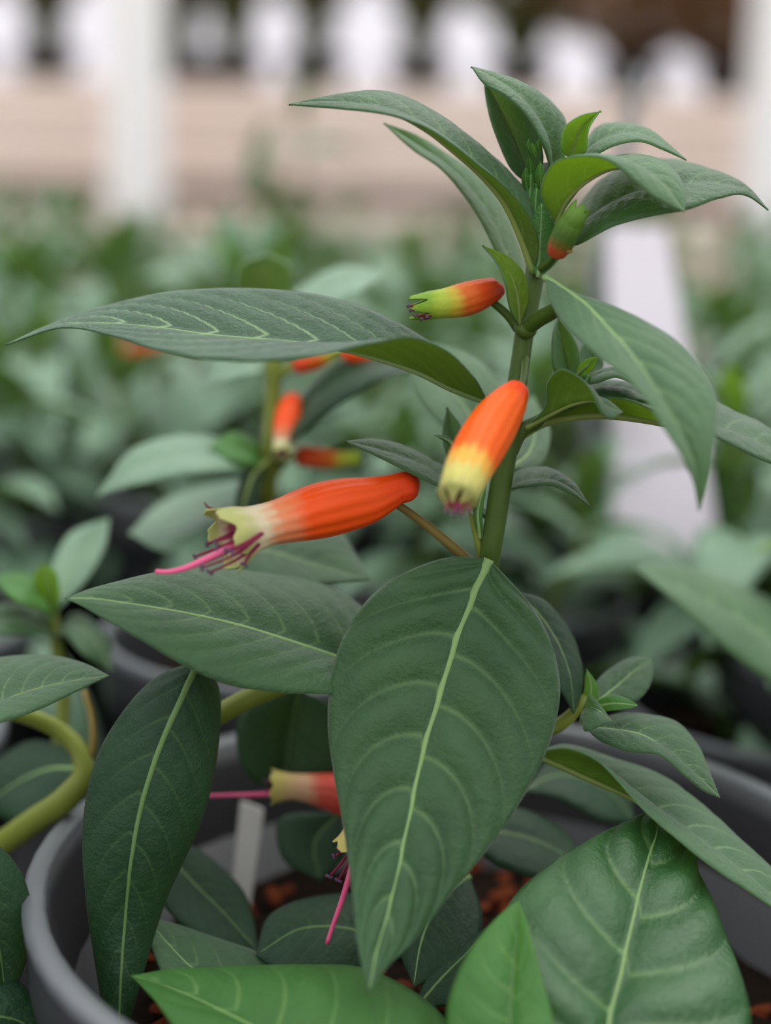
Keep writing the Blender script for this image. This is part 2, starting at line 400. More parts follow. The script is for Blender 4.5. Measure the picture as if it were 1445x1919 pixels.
def chips(parent, R, z, n, seed, size=.006):
    rnd = random.Random(seed)
    for k in range(n):
        a = rnd.uniform(0, 6.283); r = R*math.sqrt(rnd.random())
        o = link('bark_chip', CHIPS[k % 5], parent); s = size*rnd.uniform(.7, 1.6)
        o.location = (r*math.cos(a), r*math.sin(a), z+s*.25); o.scale = (s, s, s)
        o.rotation_euler = (rnd.uniform(-.5, .5), rnd.uniform(-.5, .5), rnd.uniform(0, 6.28))
def panel(name, quad, thick, mat, parent=None, n=1, bev=.0008):
    """a board with real thickness from four world corners (counter-clockwise from the front)"""
    q = [np.array(p) for p in quad]; nn = np.cross(q[1]-q[0], q[3]-q[0]); nn /= np.linalg.norm(nn)
    org = np.zeros(3) if parent is None else origin_of(parent)
    V = [p-org for p in q]+[p-nn*thick-org for p in q]
    Fc = [(0, 1, 2, 3), (7, 6, 5, 4)]+[(i, i+4, (i+1) % 4+4, (i+1) % 4) for i in range(4)]
    o = link(name, mesh(name, V, Fc, mat, smooth=False), parent)
    md = o.modifiers.new('edge', 'BEVEL'); md.width = bev; md.segments = 2
    return o
def box(name, c, size, mat, parent=None, rz=0, bev=.004):
    sx, sy, sz = [x/2 for x in size]
    V = [(x, y, z) for z in (-sz, sz) for x, y in ((-sx, -sy), (sx, -sy), (sx, sy), (-sx, sy))]
    Fc = [(3, 2, 1, 0), (4, 5, 6, 7), (0, 1, 5, 4), (1, 2, 6, 5), (2, 3, 7, 6), (3, 0, 4, 7)]
    o = link(name, mesh(name, V, Fc, mat, smooth=False), parent); o.location = c; o.rotation_euler.z = rz
    md = o.modifiers.new('edge', 'BEVEL'); md.width = bev; md.segments = 2
    return o

# ================================================================== the setting
def plane(name, x0, x1, y0, y1, z, mat):
    o = link(name, mesh(name, [(x0, y0, z-.03), (x1, y0, z-.03), (x1, y1, z-.03), (x0, y1, z-.03), (x0, y0, z), (x1, y0, z), (x1, y1, z), (x0, y1, z)],
        [(3, 2, 1, 0), (4, 5, 6, 7), (0, 1, 5, 4), (1, 2, 6, 5), (2, 3, 7, 6), (3, 0, 4, 7)], mat, smooth=False))
    return o
tag(plane('floor', -12, 12, -6, 12, -.62, 'pave'), 'pale pinkish paved greenhouse floor', 'floor', kind='structure')
bench = tag(plane('bench_top', -1.6, 1.6, -.25, 2.30, 0, 'bench'), 'dark growing bench under the crowded rows of pots', 'bench')
for x in (-1.4, 0, 1.4):
    for y in (-.1, 2.1): box('leg', (x, y, -.325), (.05, .05, .59), 'tag_grey', bench)
fl = panel('wall_back', [(-9, 5.2, -.62), (9, 5.2, -.62), (9, 5.2, 5), (-9, 5.2, 5)], .01, 'film'); tag(fl, 'bright white translucent greenhouse film wall far behind', 'wall', kind='structure')

# ledge of pale planks across the back, seen over the plants
LY = 3.0
def lz(px_y): return float(W(500, px_y, (LY-.26)*1000+120)[2])
ledge = empty('plank_ledge', (0, LY, -.62), 'long pale planked ledge behind the plants carrying a row of dark pots', 'ledge')
lo = -.62
ztop = lz(188); zmid = lz(352); zlow = lz(385)
def lplank(z0, z1, mat, y=0, nm='plank'):
    return box(nm, (0, y, (z0+z1)/2-lo), (6.4, .34, z1-z0), mat, ledge, bev=.006)
nb = 3
for k in range(nb):
    a = zmid+(ztop-zmid)*k/nb; b = zmid+(ztop-zmid)*(k+1)/nb; lplank(a+.002, b-.002, 'plank', 0 if k % 2 else .004)
lplank(zlow, zmid, 'gap_shadow', .03, 'shadow_recess')  # set-back strip coloured dark to stand for the shadow line
zz = zlow
for k in range(5):
    z1 = zz; z0 = max(zz-.16, lo+.002); lplank(z0+.002, z1-.002, 'plank', -.02); zz = z0
ledge.rotation_euler.z = math.radians(-2.0)
# vase-shaped shrubs in dark pots along the ledge
def shrub(xc, mat, label, crown_z, spread, seed, group, y=LY):
    rnd = random.Random(seed); yy = y+.02-xc*math.tan(math.radians(2.0))
    t = empty('ledge_shrub', (xc, yy, ztop), label, 'shrub', group)
    V, Fc = lathe([(.050, 0), (.052, .002), (.070, .058), (.076, .058), (.076, .070), (.068, .070), (.066, .060)], 28)
    link('pot', mesh('pot', V, Fc, 'pot_dark'), t)
    for k in range(6):
        a = rnd.uniform(0, 6.28); h = crown_z
        P = [(0, 0, .05), (.012*math.cos(a), .012*math.sin(a), h*.45), (.05*math.cos(a)*spread, .05*math.sin(a)*spread, h*.8), (.10*math.cos(a)*spread, .10*math.sin(a)*spread, h*1.1)]
        C, r = resample(np.array(P), 10, np.array([.006, .005, .004, .002])); V, Fc = tube_data(C, r, 6)
        link('branch', mesh('branch', V, Fc, 'twig'), t)
    V, Fc = [], []
    for k in range(900):
        u = rnd.random()**.75; z = .06+u*(crown_z*1.55)
        # narrow waist low down, wide crown above
        w = .030+.115*spread*max(0, (z-crown_z*.45)/(crown_z*.62))**1.9
        w = min(w, .15*spread); a = rnd.uniform(0, 6.28); rr = w*math.sqrt(rnd.random())
        c = np.array([rr*math.cos(a), rr*math.sin(a), z]); d = np.array([rnd.gauss(0, 1), rnd.gauss(0, 1), rnd.gauss(.2, .8)]); d /= np.linalg.norm(d)
        s = np.cross(d, [rnd.gauss(0, 1), rnd.gauss(0, 1), 1]); s /= np.linalg.norm(s)+1e-9; L = rnd.uniform(.03, .055); w2 = L*.28; b = len(V)
        nn = np.cross(d, s)*L*.12
        V += [c-d*L*.5, c+s*w2+nn, c+d*L*.5, c-s*w2+nn]; Fc += [(b, b+1, b+2), (b, b+2, b+3)]
    f = link('foliage', mesh('foliage', V, Fc, mat, smooth=False), t); f['kind'] = 'stuff'
    return t
GS = 'potted shrubs along the back ledge'
def shrub_px(px, mat, label, cz, sp, seed):
    p = W(px, 150, (LY-.26)*1000); shrub(float(p[0]), mat, label, cz, sp, seed, GS)
lab = ['olive-leaved shrub in a dark pot left of the thick white post', 'olive-leaved shrub half hidden by the thick white post', 'olive-leaved shrub just right of the thick white post',
       'second olive-leaved shrub right of the thick white post', 'olive-leaved shrub in a dark pot above the arching top-left leaf', 'olive-leaved shrub in a dark pot left of the topmost leaf tip']
for k, px in enumerate((-70, 105, 350, 445, 595, 785)):
    shrub_px(px, 'fol_olive', lab[k] if k else 'olive-leaved shrub at the far left end of the ledge', .235, .95 if k not in (2,) else .7, 20+k)
shrub_px(965, 'fol_olive', 'brownish olive shrub in a dark pot right of the topmost leaf tip', .19, 1.0, 40)
shrub_px(1165, 'fol_brown', 'wide brown-leaved shrub in a dark pot above the right-hand leaves', .145, 1.6, 41)
shrub_px(1345, 'fol_brown', 'brown-leaved shrub in a dark pot beside the right-hand white post', .125, 1.5, 42)

# white posts
def post(px, w, depth, label, rz, h=2.6):
    p = W(px, 300, depth*1000-260); t = empty('white_post', (float(p[0]), float(p[1]), -.62), label, 'post')
    box('shaft', (0, 0, h/2+.012), (w, w, h), 'white', t, rz, .008)
    box('base_plate', (0, 0, .006), (w*1.7, w*1.7, .012), 'white', t, rz, .003)
    return t
post(255, .088, 2.45, 'thick white square post standing behind the plants on the left', math.radians(24))
post(1445, .085, 2.40, 'white square post at the right edge of the picture', math.radians(10))

# ================================================================== the flowering plant in focus
RZ = .13
pc = (0.017, .252)
plant = empty('potted_cuphea', (pc[0], pc[1], 0), 'potted plant with long orange-red tubular flowers, big veined leaves, in sharp focus', 'plant')
pt = link('pot', pot_mesh(.083, RZ, 'pot_dark'), plant); link('rim', rim_mesh(.083, RZ, 'rim'), pt)
so = link('soil', soil_mesh(.073, RZ-.034), plant)
chips(plant, .069, RZ-.033, 230, 3, .0034)

st = [(820, 1900, 26), (850, 1600, 20), (880, 1300, 12), (905, 1120, 5), (917, 1050, 2), (940, 900, 1), (960, 780, 1), (975, 680, 2), (985, 610, 2), (1000, 530, 3), (1016, 440, 4), (1022, 370, 5), (1025, 310, 6)]
tube('stem', st, [24, 23, 22, 20, 20, 21, 20, 18, 18, 18, 21, 22, 14], 'stem', plant, 60, 16)
tube('branch', [(850, 1330, 14), (720, 1262, 14), (560, 1275, 15), (460, 1312, 15), (395, 1350, 17), (340, 1400, 22)], [16, 17, 19, 20, 20, 16], 'stem_olive', plant)
tube('node', [(972, 606, 1), (978, 618, 0), (990, 622, 0), (1000, 612, 1)], [8, 14, 14, 8], 'stem', plant, 12, 10)

# long arched leaf reaching left
leaf(plant, [(915, 752, 0), (850, 727, -4), (780, 693, -8), (700, 667, -10), (620, 648, -11), (520, 637, -11), (400, 627, -9), (280, 611, -5), (150, 606, 0), (60, 625, 3), (10, 646, 4)],
     [(915, 752, 0), (886, 703, -14), (835, 655, -22), (770, 631, -28), (700, 641, -33), (600, 665, -37), (500, 675, -37), (400, 673, -34), (300, 656, -26), (200, 626, -13), (110, 614, -1), (10, 646, 4)],
     [(915, 752, 0), (885, 708, 3), (830, 658, 5), (760, 612, 5), (680, 574, 5), (600, 552, 5), (500, 541, 5), (400, 540, 6), (300, 549, 7), (180, 578, 8), (80, 613, 6), (10, 646, 4)],
     'leaf_veined', 'under', veins=10, rib='midrib', ribr=.0006, groove=.0001, nu=80, nv=12, arch=.02, relief=.0007)
tube('petiole', [(965, 790, 1), (940, 775, 0), (912, 750, 0)], [9, 9, 8], 'stem', plant, 10, 10)
# broad leaf hanging towards the camera
def bd(y): return -4 - 36*max(0, (y-1048)/814)**1.55
leaf(plant, [(x, y, bd(y)-2) for x, y in ((917, 1048), (890, 1110), (855, 1200), (825, 1300), (795, 1400), (765, 1540), (735, 1680), (705, 1790), (690, 1862))],
     [(x, y, bd(y)+e) for x, y, e in ((917, 1048, -2), (950, 1082, 1), (1000, 1140, 3), (1035, 1210, 4), (1050, 1280, 4), (1038, 1370, 4), (1000, 1460, 3), (930, 1570, 2), (850, 1670, 1), (770, 1770, 0), (725, 1815, -1), (690, 1862, -2))],
     [(x, y, bd(y)+e) for x, y, e in ((917, 1048, -2), (850, 1043, 2), (780, 1063, 2), (700, 1112, 2), (645, 1190, 3), (620, 1270, 3), (614, 1360, 3), (625, 1450, 2), (645, 1560, 0), (660, 1680, -2), (672, 1780, -3), (682, 1830, -3), (690, 1862, -2))],
     'leaf', 'under', veins=8, va=.26, vexp=1.6, nu=110, nv=20, relief=.0019, ribr=.0010, arch=.06)
# wide leaf under the flower, pointing left
leaf(plant, [(760, 1290, 8), (690, 1250, 6), (620, 1225, 4), (540, 1198, 0), (450, 1170, -5), (350, 1147, -9), (230, 1128, -14), (170, 1121, -17), (122, 1121, -18)],
     [(760, 1290, 8), (700, 1304, -2), (620, 1301, -8), (520, 1297, -14), (430, 1283, -18), (350, 1250, -20), (270, 1203, -21), (200, 1163, -20), (150, 1134, -19), (122, 1121, -18)],
     [(760, 1290, 8), (720, 1180, 15), (660, 1122, 18), (600, 1092, 18), (500, 1073, 15), (400, 1065, 10), (300, 1071, 3), (220, 1089, -6), (160, 1106, -13), (122, 1121, -18)],
     'leaf', 'under', veins=9, nu=70, nv=12, ribr=.0009)
# leaf hanging at the lower left, coloured dark for the shade of the leaf above
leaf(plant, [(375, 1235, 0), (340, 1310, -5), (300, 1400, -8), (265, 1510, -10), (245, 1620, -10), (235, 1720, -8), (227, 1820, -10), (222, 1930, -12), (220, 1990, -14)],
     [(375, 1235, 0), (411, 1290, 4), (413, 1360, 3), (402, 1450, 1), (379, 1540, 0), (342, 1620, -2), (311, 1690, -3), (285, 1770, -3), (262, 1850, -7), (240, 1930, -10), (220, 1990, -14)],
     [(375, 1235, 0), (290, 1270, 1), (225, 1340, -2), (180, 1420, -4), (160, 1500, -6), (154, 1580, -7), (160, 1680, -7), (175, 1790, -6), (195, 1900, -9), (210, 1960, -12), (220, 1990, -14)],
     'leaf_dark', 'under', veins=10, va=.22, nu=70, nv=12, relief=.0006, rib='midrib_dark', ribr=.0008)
# glossy leaf at the lower right, seen from its top
leaf(plant, [(1120, 2010, -45), (1140, 1919, -38), (1162, 1830, -30), (1187, 1720, -20), (1212, 1620, -10), (1232, 1555, 0), (1222, 1520, 8)],
     [(1120, 2010, -45), (1000, 1960, -44), (925, 1870, -38), (922, 1770, -30), (962, 1682, -20), (1040, 1612, -10), (1130, 1560, -2), (1190, 1531, 4), (1222, 1520, 8)],
     [(1120, 2010, -45), (1260, 2020, -46), (1390, 1990, -42), (1408, 1919, -34), (1384, 1810, -21), (1338, 1700, -8), (1293, 1600, 3), (1257, 1548, 7), (1222, 1520, 8)],
     'leaf_gloss', 'under_young', veins=5, va=.34, nu=80, nv=16, relief=.0022, ribr=.0010, arch=.12)
# bright leaf in front of it
leaf(plant, [(950, 2030, -50), (955, 1919, -45), (961, 1830, -39), (968, 1760, -33), (971, 1688, -27)],
     [(950, 2030, -50), (850, 1985, -47), (836, 1915, -43), (868, 1802, -37), (910, 1742, -33), (948, 1704, -29), (971, 1688, -27)],
     [(950, 2030, -50), (1035, 2000, -53), (1037, 1919, -48), (1015, 1830, -42), (996, 1760, -36), (983, 1715, -30), (971, 1688, -27)],
     'leaf_young', 'under_young', veins=6, va=.3, nu=50, nv=10, relief=.0004, rib='midrib_dark', ribr=.0005)
# bright leaf along the bottom edge
leaf(plant, [(780, 2120, -50), (640, 2010, -42), (470, 1919, -34), (350, 1862, -26), (290, 1840, -22), (245, 1828, -20)],
     [(780, 2120, -50), (640, 2120, -58), (480, 2060, -55), (380, 1990, -47), (322, 1919, -38), (286, 1870, -30), (260, 1842, -24), (245, 1828, -20)],
     [(780, 2120, -50), (870, 2010, -35), (835, 1910, -24), (750, 1842, -17), (680, 1813, -14), (560, 1807, -12), (420, 1811, -13), (320, 1816, -16), (245, 1828, -20)],
     'leaf_young', 'under_young', veins=7, va=.25, nu=70, nv=14, relief=.0006, rib='midrib', ribr=.0008)
# greyer leaf just behind it
leaf(plant, [(600, 1930, -5), (480, 1870, -2), (360, 1812, 2), (310, 1762, 5), (271, 1717, 8)],
     [(600, 1930, -5), (450, 1930, -12), (345, 1880, -8), (297, 1812, 0), (281, 1762, 4), (271, 1717, 8)],
     [(600, 1930, -5), (600, 1840, 5), (540, 1806, 8), (470, 1778, 9), (400, 1755, 10), (330, 1731, 10), (271, 1717, 8)],
     'leaf', 'under', veins=7, nu=50, nv=10, ribr=.0006)
# leaves behind the hanging leaf, right
leaf(plant, [(955, 1105, 5), (1010, 1150, 8), (1045, 1200, 8), (1068, 1260, 6), (1076, 1338, 4)],
     [(955, 1105, 5), (1030, 1132, 14), (1072, 1190, 16), (1092, 1255, 12), (1090, 1300, 8), (1076, 1338, 4)],
     [(955, 1105, 5), (985, 1180, 4), (1010, 1230, 3), (1045, 1285, 2), (1076, 1338, 4)], 'leaf_dark', 'under', nu=40, nv=8, rib='midrib_dark', veins=8)
# side shoot, lower right
tube('side_shoot', [(890, 1420, 12), (980, 1385, 11), (1060, 1350, 9), (1100, 1305, 8)], [12, 13, 13, 9], 'stem_olive', plant, 16, 12)
leaf(plant, [(1095, 1362, 7), (1150, 1366, 4), (1200, 1374, 1), (1250, 1402, -2), (1300, 1445, -4), (1350, 1495, -4)],
     [(1095, 1362, 7), (1150, 1338, 10), (1215, 1338, 10), (1270, 1353, 8), (1308, 1395, 5), (1330, 1445, 1), (1350, 1495, -4)],
     [(1095, 1362, 7), (1130, 1390, -1), (1180, 1408, -5), (1235, 1414, -8), (1280, 1450, -9), (1320, 1482, -7), (1350, 1495, -4)], 'leaf', 'under_young', nu=44, nv=8, veins=8, ribr=.0006)
leaf(plant, [(1100, 1330, 8), (1125, 1310, 9), (1160, 1282, 12), (1195, 1252, 15), (1224, 1235, 17)],
     [(1100, 1330, 8), (1112, 1285, 12), (1150, 1248, 16), (1190, 1230, 18), (1224, 1235, 17)],
     [(1100, 1330, 8), (1150, 1325, 8), (1195, 1312, 9), (1222, 1275, 13), (1224, 1235, 17)], 'leaf', 'under_young', nu=30, nv=7, veins=6, ribr=.0004)
qleaf(plant, [(1098, 1330, 8), (1108, 1290, 7), (1100, 1255, 6)], 14, 14, (-1, 0, .4), (1, .1, .4), 'leaf_young', 'under_young')
qleaf(plant, [(1110, 1325, 5), (1150, 1318, 2), (1196, 1322, 0)], 16, 14, (0, -1, 1.0), (.1, 1, -.5), 'leaf_young', 'under_young')
leaf(plant, [(1085, 1355, 4), (1100, 1325, 0), (1120, 1330, -4), (1148, 1352, -6)], [(1085, 1355, 4), (1098, 1312, 0), (1104, 1300, -2), (1128, 1325, -3), (1148, 1352, -6)],
     [(1085, 1355, 4), (1092, 1350, -4), (1096, 1370, -8), (1120, 1362, -9), (1148, 1352, -6)], 'leaf', 'under_young', nu=24, nv=6, veins=5, ribr=.0003)
# long leaf running off the right edge, rolled at its base
leaf(plant, [(1000, 1410, 8), (1090, 1448, 6), (1190, 1494, 3), (1260, 1535, 0), (1340, 1590, -3), (1445, 1675, -5), (1550, 1790, -5)],
     [(1000, 1410, 8), (1060, 1394, 14), (1150, 1420, 16), (1240, 1452, 16), (1320, 1512, 14), (1390, 1578, 11), (1450, 1632, 8), (1510, 1710, 2), (1550, 1790, -5)],
     [(1000, 1410, 8), (1070, 1403, 2), (1125, 1428, -3), (1165, 1470, -7), (1205, 1515, -10), (1270, 1572, -13), (1340, 1628, -14), (1400, 1668, -13), (1450, 1703, -11), (1550, 1790, -5)],
     'leaf_grey', 'under', nu=60, nv=10, veins=10, rib='midrib_under', ribr=.0007)
# leaf behind the flower mouth
leaf(plant, [(400, 1015, 34), (500, 1030, 32), (600, 1060, 28), (693, 1085, 24)],
     [(400, 1015, 34), (480, 985, 42), (570, 985, 42), (640, 998, 38), (668, 1040, 32), (693, 1085, 24)],
     [(400, 1015, 34), (450, 1080, 26), (550, 1098, 22), (640, 1092, 22), (693, 1085, 24)], 'leaf', 'under', nu=36, nv=8, ribr=.0005)

# -------- right-hand leaves
leaf(plant, [(1022, 516, -8), (1062, 542, -17), (1100, 570, -24), (1134, 606, -30), (1173, 648, -36), (1205, 690, -40), (1237, 740, -44), (1270, 795, -47), (1300, 865, -48), (1312, 957, -47)],
     [(1022, 516, -8), (1062, 546, -12), (1099, 566, -15), (1131, 571, -18), (1173, 584, -22), (1224, 609, -27), (1270, 638, -31), (1311, 680, -36), (1334, 715, -40), (1343, 750, -43), (1343, 800, -46), (1338, 850, -48), (1328, 905, -48), (1312, 957, -47)],
     [(1022, 516, -8), (1028, 555, -18), (1048, 597, -26), (1086, 636, -34), (1125, 672, -40), (1173, 708, -45), (1212, 750, -49), (1240, 795, -51), (1276, 850, -52), (1300, 900, -50), (1312, 957, -47)],
     'leaf_grey', 'under', nu=70, nv=12, veins=9, ribr=.0007)
tube('petiole', [(978, 625, 1), (1002, 603, -2), (1035, 584, -7), (1062, 562, -14)], [15, 16, 15, 11], 'stem', plant, 16, 12)
leaf(plant, [(975, 812, 2), (1012, 790, 2), (1060, 777, 0), (1130, 772, -3), (1200, 780, -5), (1270, 793, -5), (1345, 803, -4), (1445, 840, 2), (1560, 905, 12)],
     [(975, 812, 2), (1030, 775, 8), (1090, 745, 14), (1150, 724, 18), (1230, 728, 20), (1300, 748, 20), (1345, 768, 19), (1400, 788, 18), (1450, 815, 16), (1510, 860, 14), (1560, 905, 12)],
     [(975, 812, 2), (1020, 782, -2), (1070, 764, -6), (1120, 745, -10), (1180, 749, -15), (1240, 776, -19), (1300, 802, -20), (1350, 822, -19), (1400, 848, -15), (1450, 870, -8), (1560, 905, 12)],
     'leaf', 'under_young', nu=60, nv=10, veins=10, rib='midrib_under', ribr=.0009)
tube('side_shoot', [(958, 850, 1), (975, 810, 2), (1012, 788, 2), (1050, 760, 3), (1080, 722, 4), (1092, 700, 5)], [12, 15, 13, 10, 9, 6], 'stem', plant, 20, 12)
leaf(plant, [(985, 800, 0), (1030, 775, -4), (1070, 757, -8), (1110, 750, -12), (1138, 760, -16), (1168, 772, -18)],
     [(985, 800, 0), (1030, 765, 2), (1070, 745, 1), (1110, 742, -5), (1140, 749, -12), (1168, 772, -18)],
     [(985, 800, 0), (1022, 760, -6), (1026, 715, -10), (1050, 691, -14), (1085, 705, -18), (1113, 738, -21), (1128, 772, -22), (1142, 785, -21), (1168, 772, -18)],
     'leaf_grey', 'under', nu=40, nv=9, veins=6, rib='midrib_under', ribr=.0005)
leaf(plant, [(1070, 715, 5), (1062, 680, 7), (1052, 640, 8), (1047, 596, 7)], [(1070, 715, 5), (1040, 695, 3), (1035, 650, 3), (1039, 615, 5), (1047, 596, 7)],
     [(1070, 715, 5), (1086, 690, 4), (1085, 660, 4), (1066, 620, 5), (1047, 596, 7)], 'leaf', 'under_young', nu=26, nv=6, veins=6, ribr=.0003)
leaf(plant, [(1085, 715, 8), (1105, 690, 12), (1115, 660, 14), (1110, 632, 14)], [(1085, 715, 8), (1085, 680, 11), (1090, 650, 13), (1110, 632, 14)],
     [(1085, 715, 8), (1122, 705, 10), (1132, 670, 12), (1110, 632, 14)], 'leaf', 'under_young', nu=24, nv=6, veins=5, ribr=.0003)
qleaf(plant, [(1083, 702, 2), (1098, 688, 0), (1120, 669, -2)], 13, 12, (.6, .8, .3), (-.6, -.8, .3), 'leaf_young', 'under_young')
leaf(plant, [(1090, 722, 5), (1120, 702, 2), (1155, 695, -1), (1190, 708, -4), (1215, 735, -6)], [(1090, 722, 5), (1115, 698, 6), (1150, 691, 5), (1190, 700, 2), (1215, 735, -6)],
     [(1090, 722, 5), (1120, 716, -4), (1155, 706, -8), (1190, 720, -9), (1215, 735, -6)], 'leaf_grey', 'under', nu=26, nv=6, veins=6, ribr=.0003)
leaf(plant, [(1095, 735, 6), (1130, 728, 6), (1170, 728, 4), (1225, 752, 0)], [(1095, 735, 6), (1125, 716, 12), (1165, 716, 11), (1225, 752, 0)],
     [(1095, 735, 6), (1130, 742, -1), (1175, 746, -3), (1225, 752, 0)], 'leaf', 'under_young', nu=26, nv=6, veins=6, ribr=.0003)
for k, (x, y) in enumerate(((1095, 706), (1103, 710), (1099, 716))):
    qleaf(plant, [(x, y+6, 0), (x+1, y-2, -1), (x+4, y-9, -1)], 4, 4, (-1, 0, .3), (1, 0, .3), 'leaf_young', 'under_young', nu=10, nv=3, thick=.0002, ribr=.00015)

# -------- small leaves along the stem
leaf(plant, [(930, 985, 4), (860, 915, 3), (790, 872, 2), (720, 846, 1), (647, 826, 0)], [(930, 985, 4), (850, 925, -6), (785, 893, -8), (715, 858, -5), (647, 826, 0)],
     [(930, 985, 4), (870, 905, 10), (805, 862, 10), (760, 836, 8), (700, 822, 4), (647, 826, 0)], 'leaf', 'under', nu=40, nv=7, ribr=.0005)
leaf(plant, [(945, 920, 4), (985, 903, 3), (1030, 902, 1), (1070, 918, -1), (1106, 948, -2)], [(945, 920, 4), (975, 884, 14), (1015, 880, 14), (1060, 898, 9), (1106, 948, -2)],
     [(945, 920, 4), (985, 912, -4), (1030, 908, -7), (1070, 924, -6), (1106, 948, -2)], 'leaf', 'under_young', nu=36, nv=7, ribr=.0005)
leaf(plant, [(955, 880, 12), (915, 830, 22), (870, 760, 32), (820, 690, 42), (780, 640, 50)], [(955, 880, 12), (870, 830, 22), (805, 775, 30), (770, 710, 40), (780, 640, 50)],
     [(955, 880, 12), (960, 790, 24), (930, 710, 34), (860, 655, 45), (780, 640, 50)], 'leaf_grey', 'under', nu=40, nv=8)
leaf(plant, [(955, 880, 12), (990, 850, 20), (1005, 800, 30), (1000, 740, 40)], [(955, 880, 12), (960, 820, 22), (975, 770, 32), (1000, 740, 40)],
     [(955, 880, 12), (1010, 875, 18), (1032, 820, 26), (1000, 740, 40)], 'leaf_grey', 'under', nu=30, nv=7)
leaf(plant, [(880, 900, 6), (860, 850, 8), (845, 810, 9), (838, 763, 10)], [(880, 900, 6), (842, 860, 6), (830, 820, 7), (838, 763, 10)], [(880, 900, 6), (875, 840, 6), (862, 795, 8), (838, 763, 10)], 'leaf_grey', 'under', nu=22, nv=5, ribr=.0003)
qleaf(plant, [(860, 850, 4), (840, 825, 3), (815, 815, 2)], 7, 7, (0, 1, .5), (0, -1, .5), 'leaf', 'under')
tube('side_shoot', [(908, 1065, 3), (895, 1010, 2), (885, 960, 1), (880, 925, 0)], [9, 8, 7, 4], 'stem_olive', plant, 12, 10)
qleaf(plant, [(900, 1010, 1), (896, 960, -1), (912, 900, -2)], 8, 9, (-1, 0, .4), (1, 0, .4), 'leaf_young', 'under_young')
qleaf(plant, [(886, 965, 0), (878, 930, -2), (868, 890, -3)], 7, 7, (-1, 0, .4), (1, 0, .4), 'leaf_young', 'under_young')

# -------- crown
leaf(plant, [(1003, 510, 0), (978, 440, -3), (948, 378, -6), (905, 327, -9), (855, 283, -11), (800, 241, -12), (740, 210, -12), (660, 193, -10), (600, 190, -8), (541, 195, -6)],
     [(1003, 510, 0), (1010, 450, -6), (987, 395, -10), (945, 347, -13), (900, 311, -16), (850, 271, -18), (800, 239, -19), (740, 217, -19), (650, 204, -15), (590, 199, -11), (541, 195, -6)],
     [(1003, 510, 0), (1020, 430, 4), (1002, 378, 6), (957, 328, 7), (907, 284, 7), (850, 238, 5), (785, 195, 2), (720, 171, -1), (650, 174, -4), (590, 184, -6), (541, 195, -6)],
     'leaf', 'under', nu=60, nv=10, rib='midrib_under', ribr=.0007)
leaf(plant, [(980, 600, 4), (965, 525, 8), (945, 465, 12), (920, 410, 15), (885, 360, 17), (840, 315, 18), (780, 270, 16), (720, 230, 12)],
     [(980, 600, 4), (948, 540, 8), (928, 470, 8), (904, 418, 9), (874, 370, 10), (830, 318, 11), (770, 276, 12), (720, 230, 12)],
     [(980, 600, 4), (985, 540, 12), (977, 470, 18), (956, 412, 21), (926, 358, 23), (890, 322, 23), (840, 288, 21), (780, 252, 16), (720, 230, 12)],
     'leaf_grey', 'under_young', nu=50, nv=9, veins=9, ribr=.0006)
leaf(plant, [(972, 614, 0), (966, 552, -3), (950, 507, -5), (930, 481, -6), (903, 461, -6)], [(972, 614, 0), (990, 560, -2), (984, 515, -4), (955, 482, -5), (903, 461, -6)],
     [(972, 614, 0), (952, 570, -8), (946, 530, -10), (931, 496, -9), (903, 461, -6)], 'leaf', 'under_young', nu=30, nv=7, veins=6, rib='midrib_under', ribr=.0004)
leaf(plant, [(1035, 330, 4), (1030, 270, 2), (1005, 215, 0), (965, 172, -2), (922, 144, -3), (883, 124, -3)], [(1035, 330, 4), (1018, 272, -3), (990, 220, -6), (950, 181, -7), (908, 157, -6), (883, 124, -3)],
     [(1035, 330, 4), (1064, 268, 8), (1062, 228, 8), (1022, 180, 6), (970, 150, 3), (920, 134, 0), (883, 124, -3)], 'leaf', 'under_young', nu=40, nv=8, ribr=.0005)
leaf(plant, [(1000, 350, 6), (975, 290, 9), (950, 230, 11), (925, 180, 8), (908, 150, 4)], [(1000, 350, 6), (962, 320, 4), (935, 265, 3), (918, 215, 3), (911, 180, 4), (908, 150, 4)],
     [(1000, 350, 6), (1017, 300, 2), (1007, 250, 2), (978, 205, 2), (942, 175, 3), (908, 150, 4)], 'leaf', 'under', nu=40, nv=8, ribr=.0005)
leaf(plant, [(1072, 300, 2), (1078, 262, 1), (1095, 232, 0), (1126, 208, 0)], [(1072, 300, 2), (1098, 285, -2), (1104, 245, -3), (1126, 208, 0)],
     [(1072, 300, 2), (1050, 278, -3), (1058, 238, -4), (1088, 216, -3), (1126, 208, 0)], 'leaf_young', 'under_young', nu=30, nv=7, veins=5, rib='midrib_under', ribr=.0004)
leaf(plant, [(1085, 305, 6), (1110, 275, 5), (1150, 255, 3), (1200, 253, 1), (1245, 272, -1), (1287, 299, -2)], [(1085, 305, 6), (1100, 262, 12), (1120, 240, 14), (1160, 236, 13), (1210, 246, 9), (1250, 272, 3), (1287, 299, -2)],
     [(1085, 305, 6), (1115, 290, -2), (1150, 272, -5), (1200, 264, -6), (1245, 280, -5), (1287, 299, -2)], 'leaf_grey', 'under_young', nu=36, nv=7, ribr=.0005)
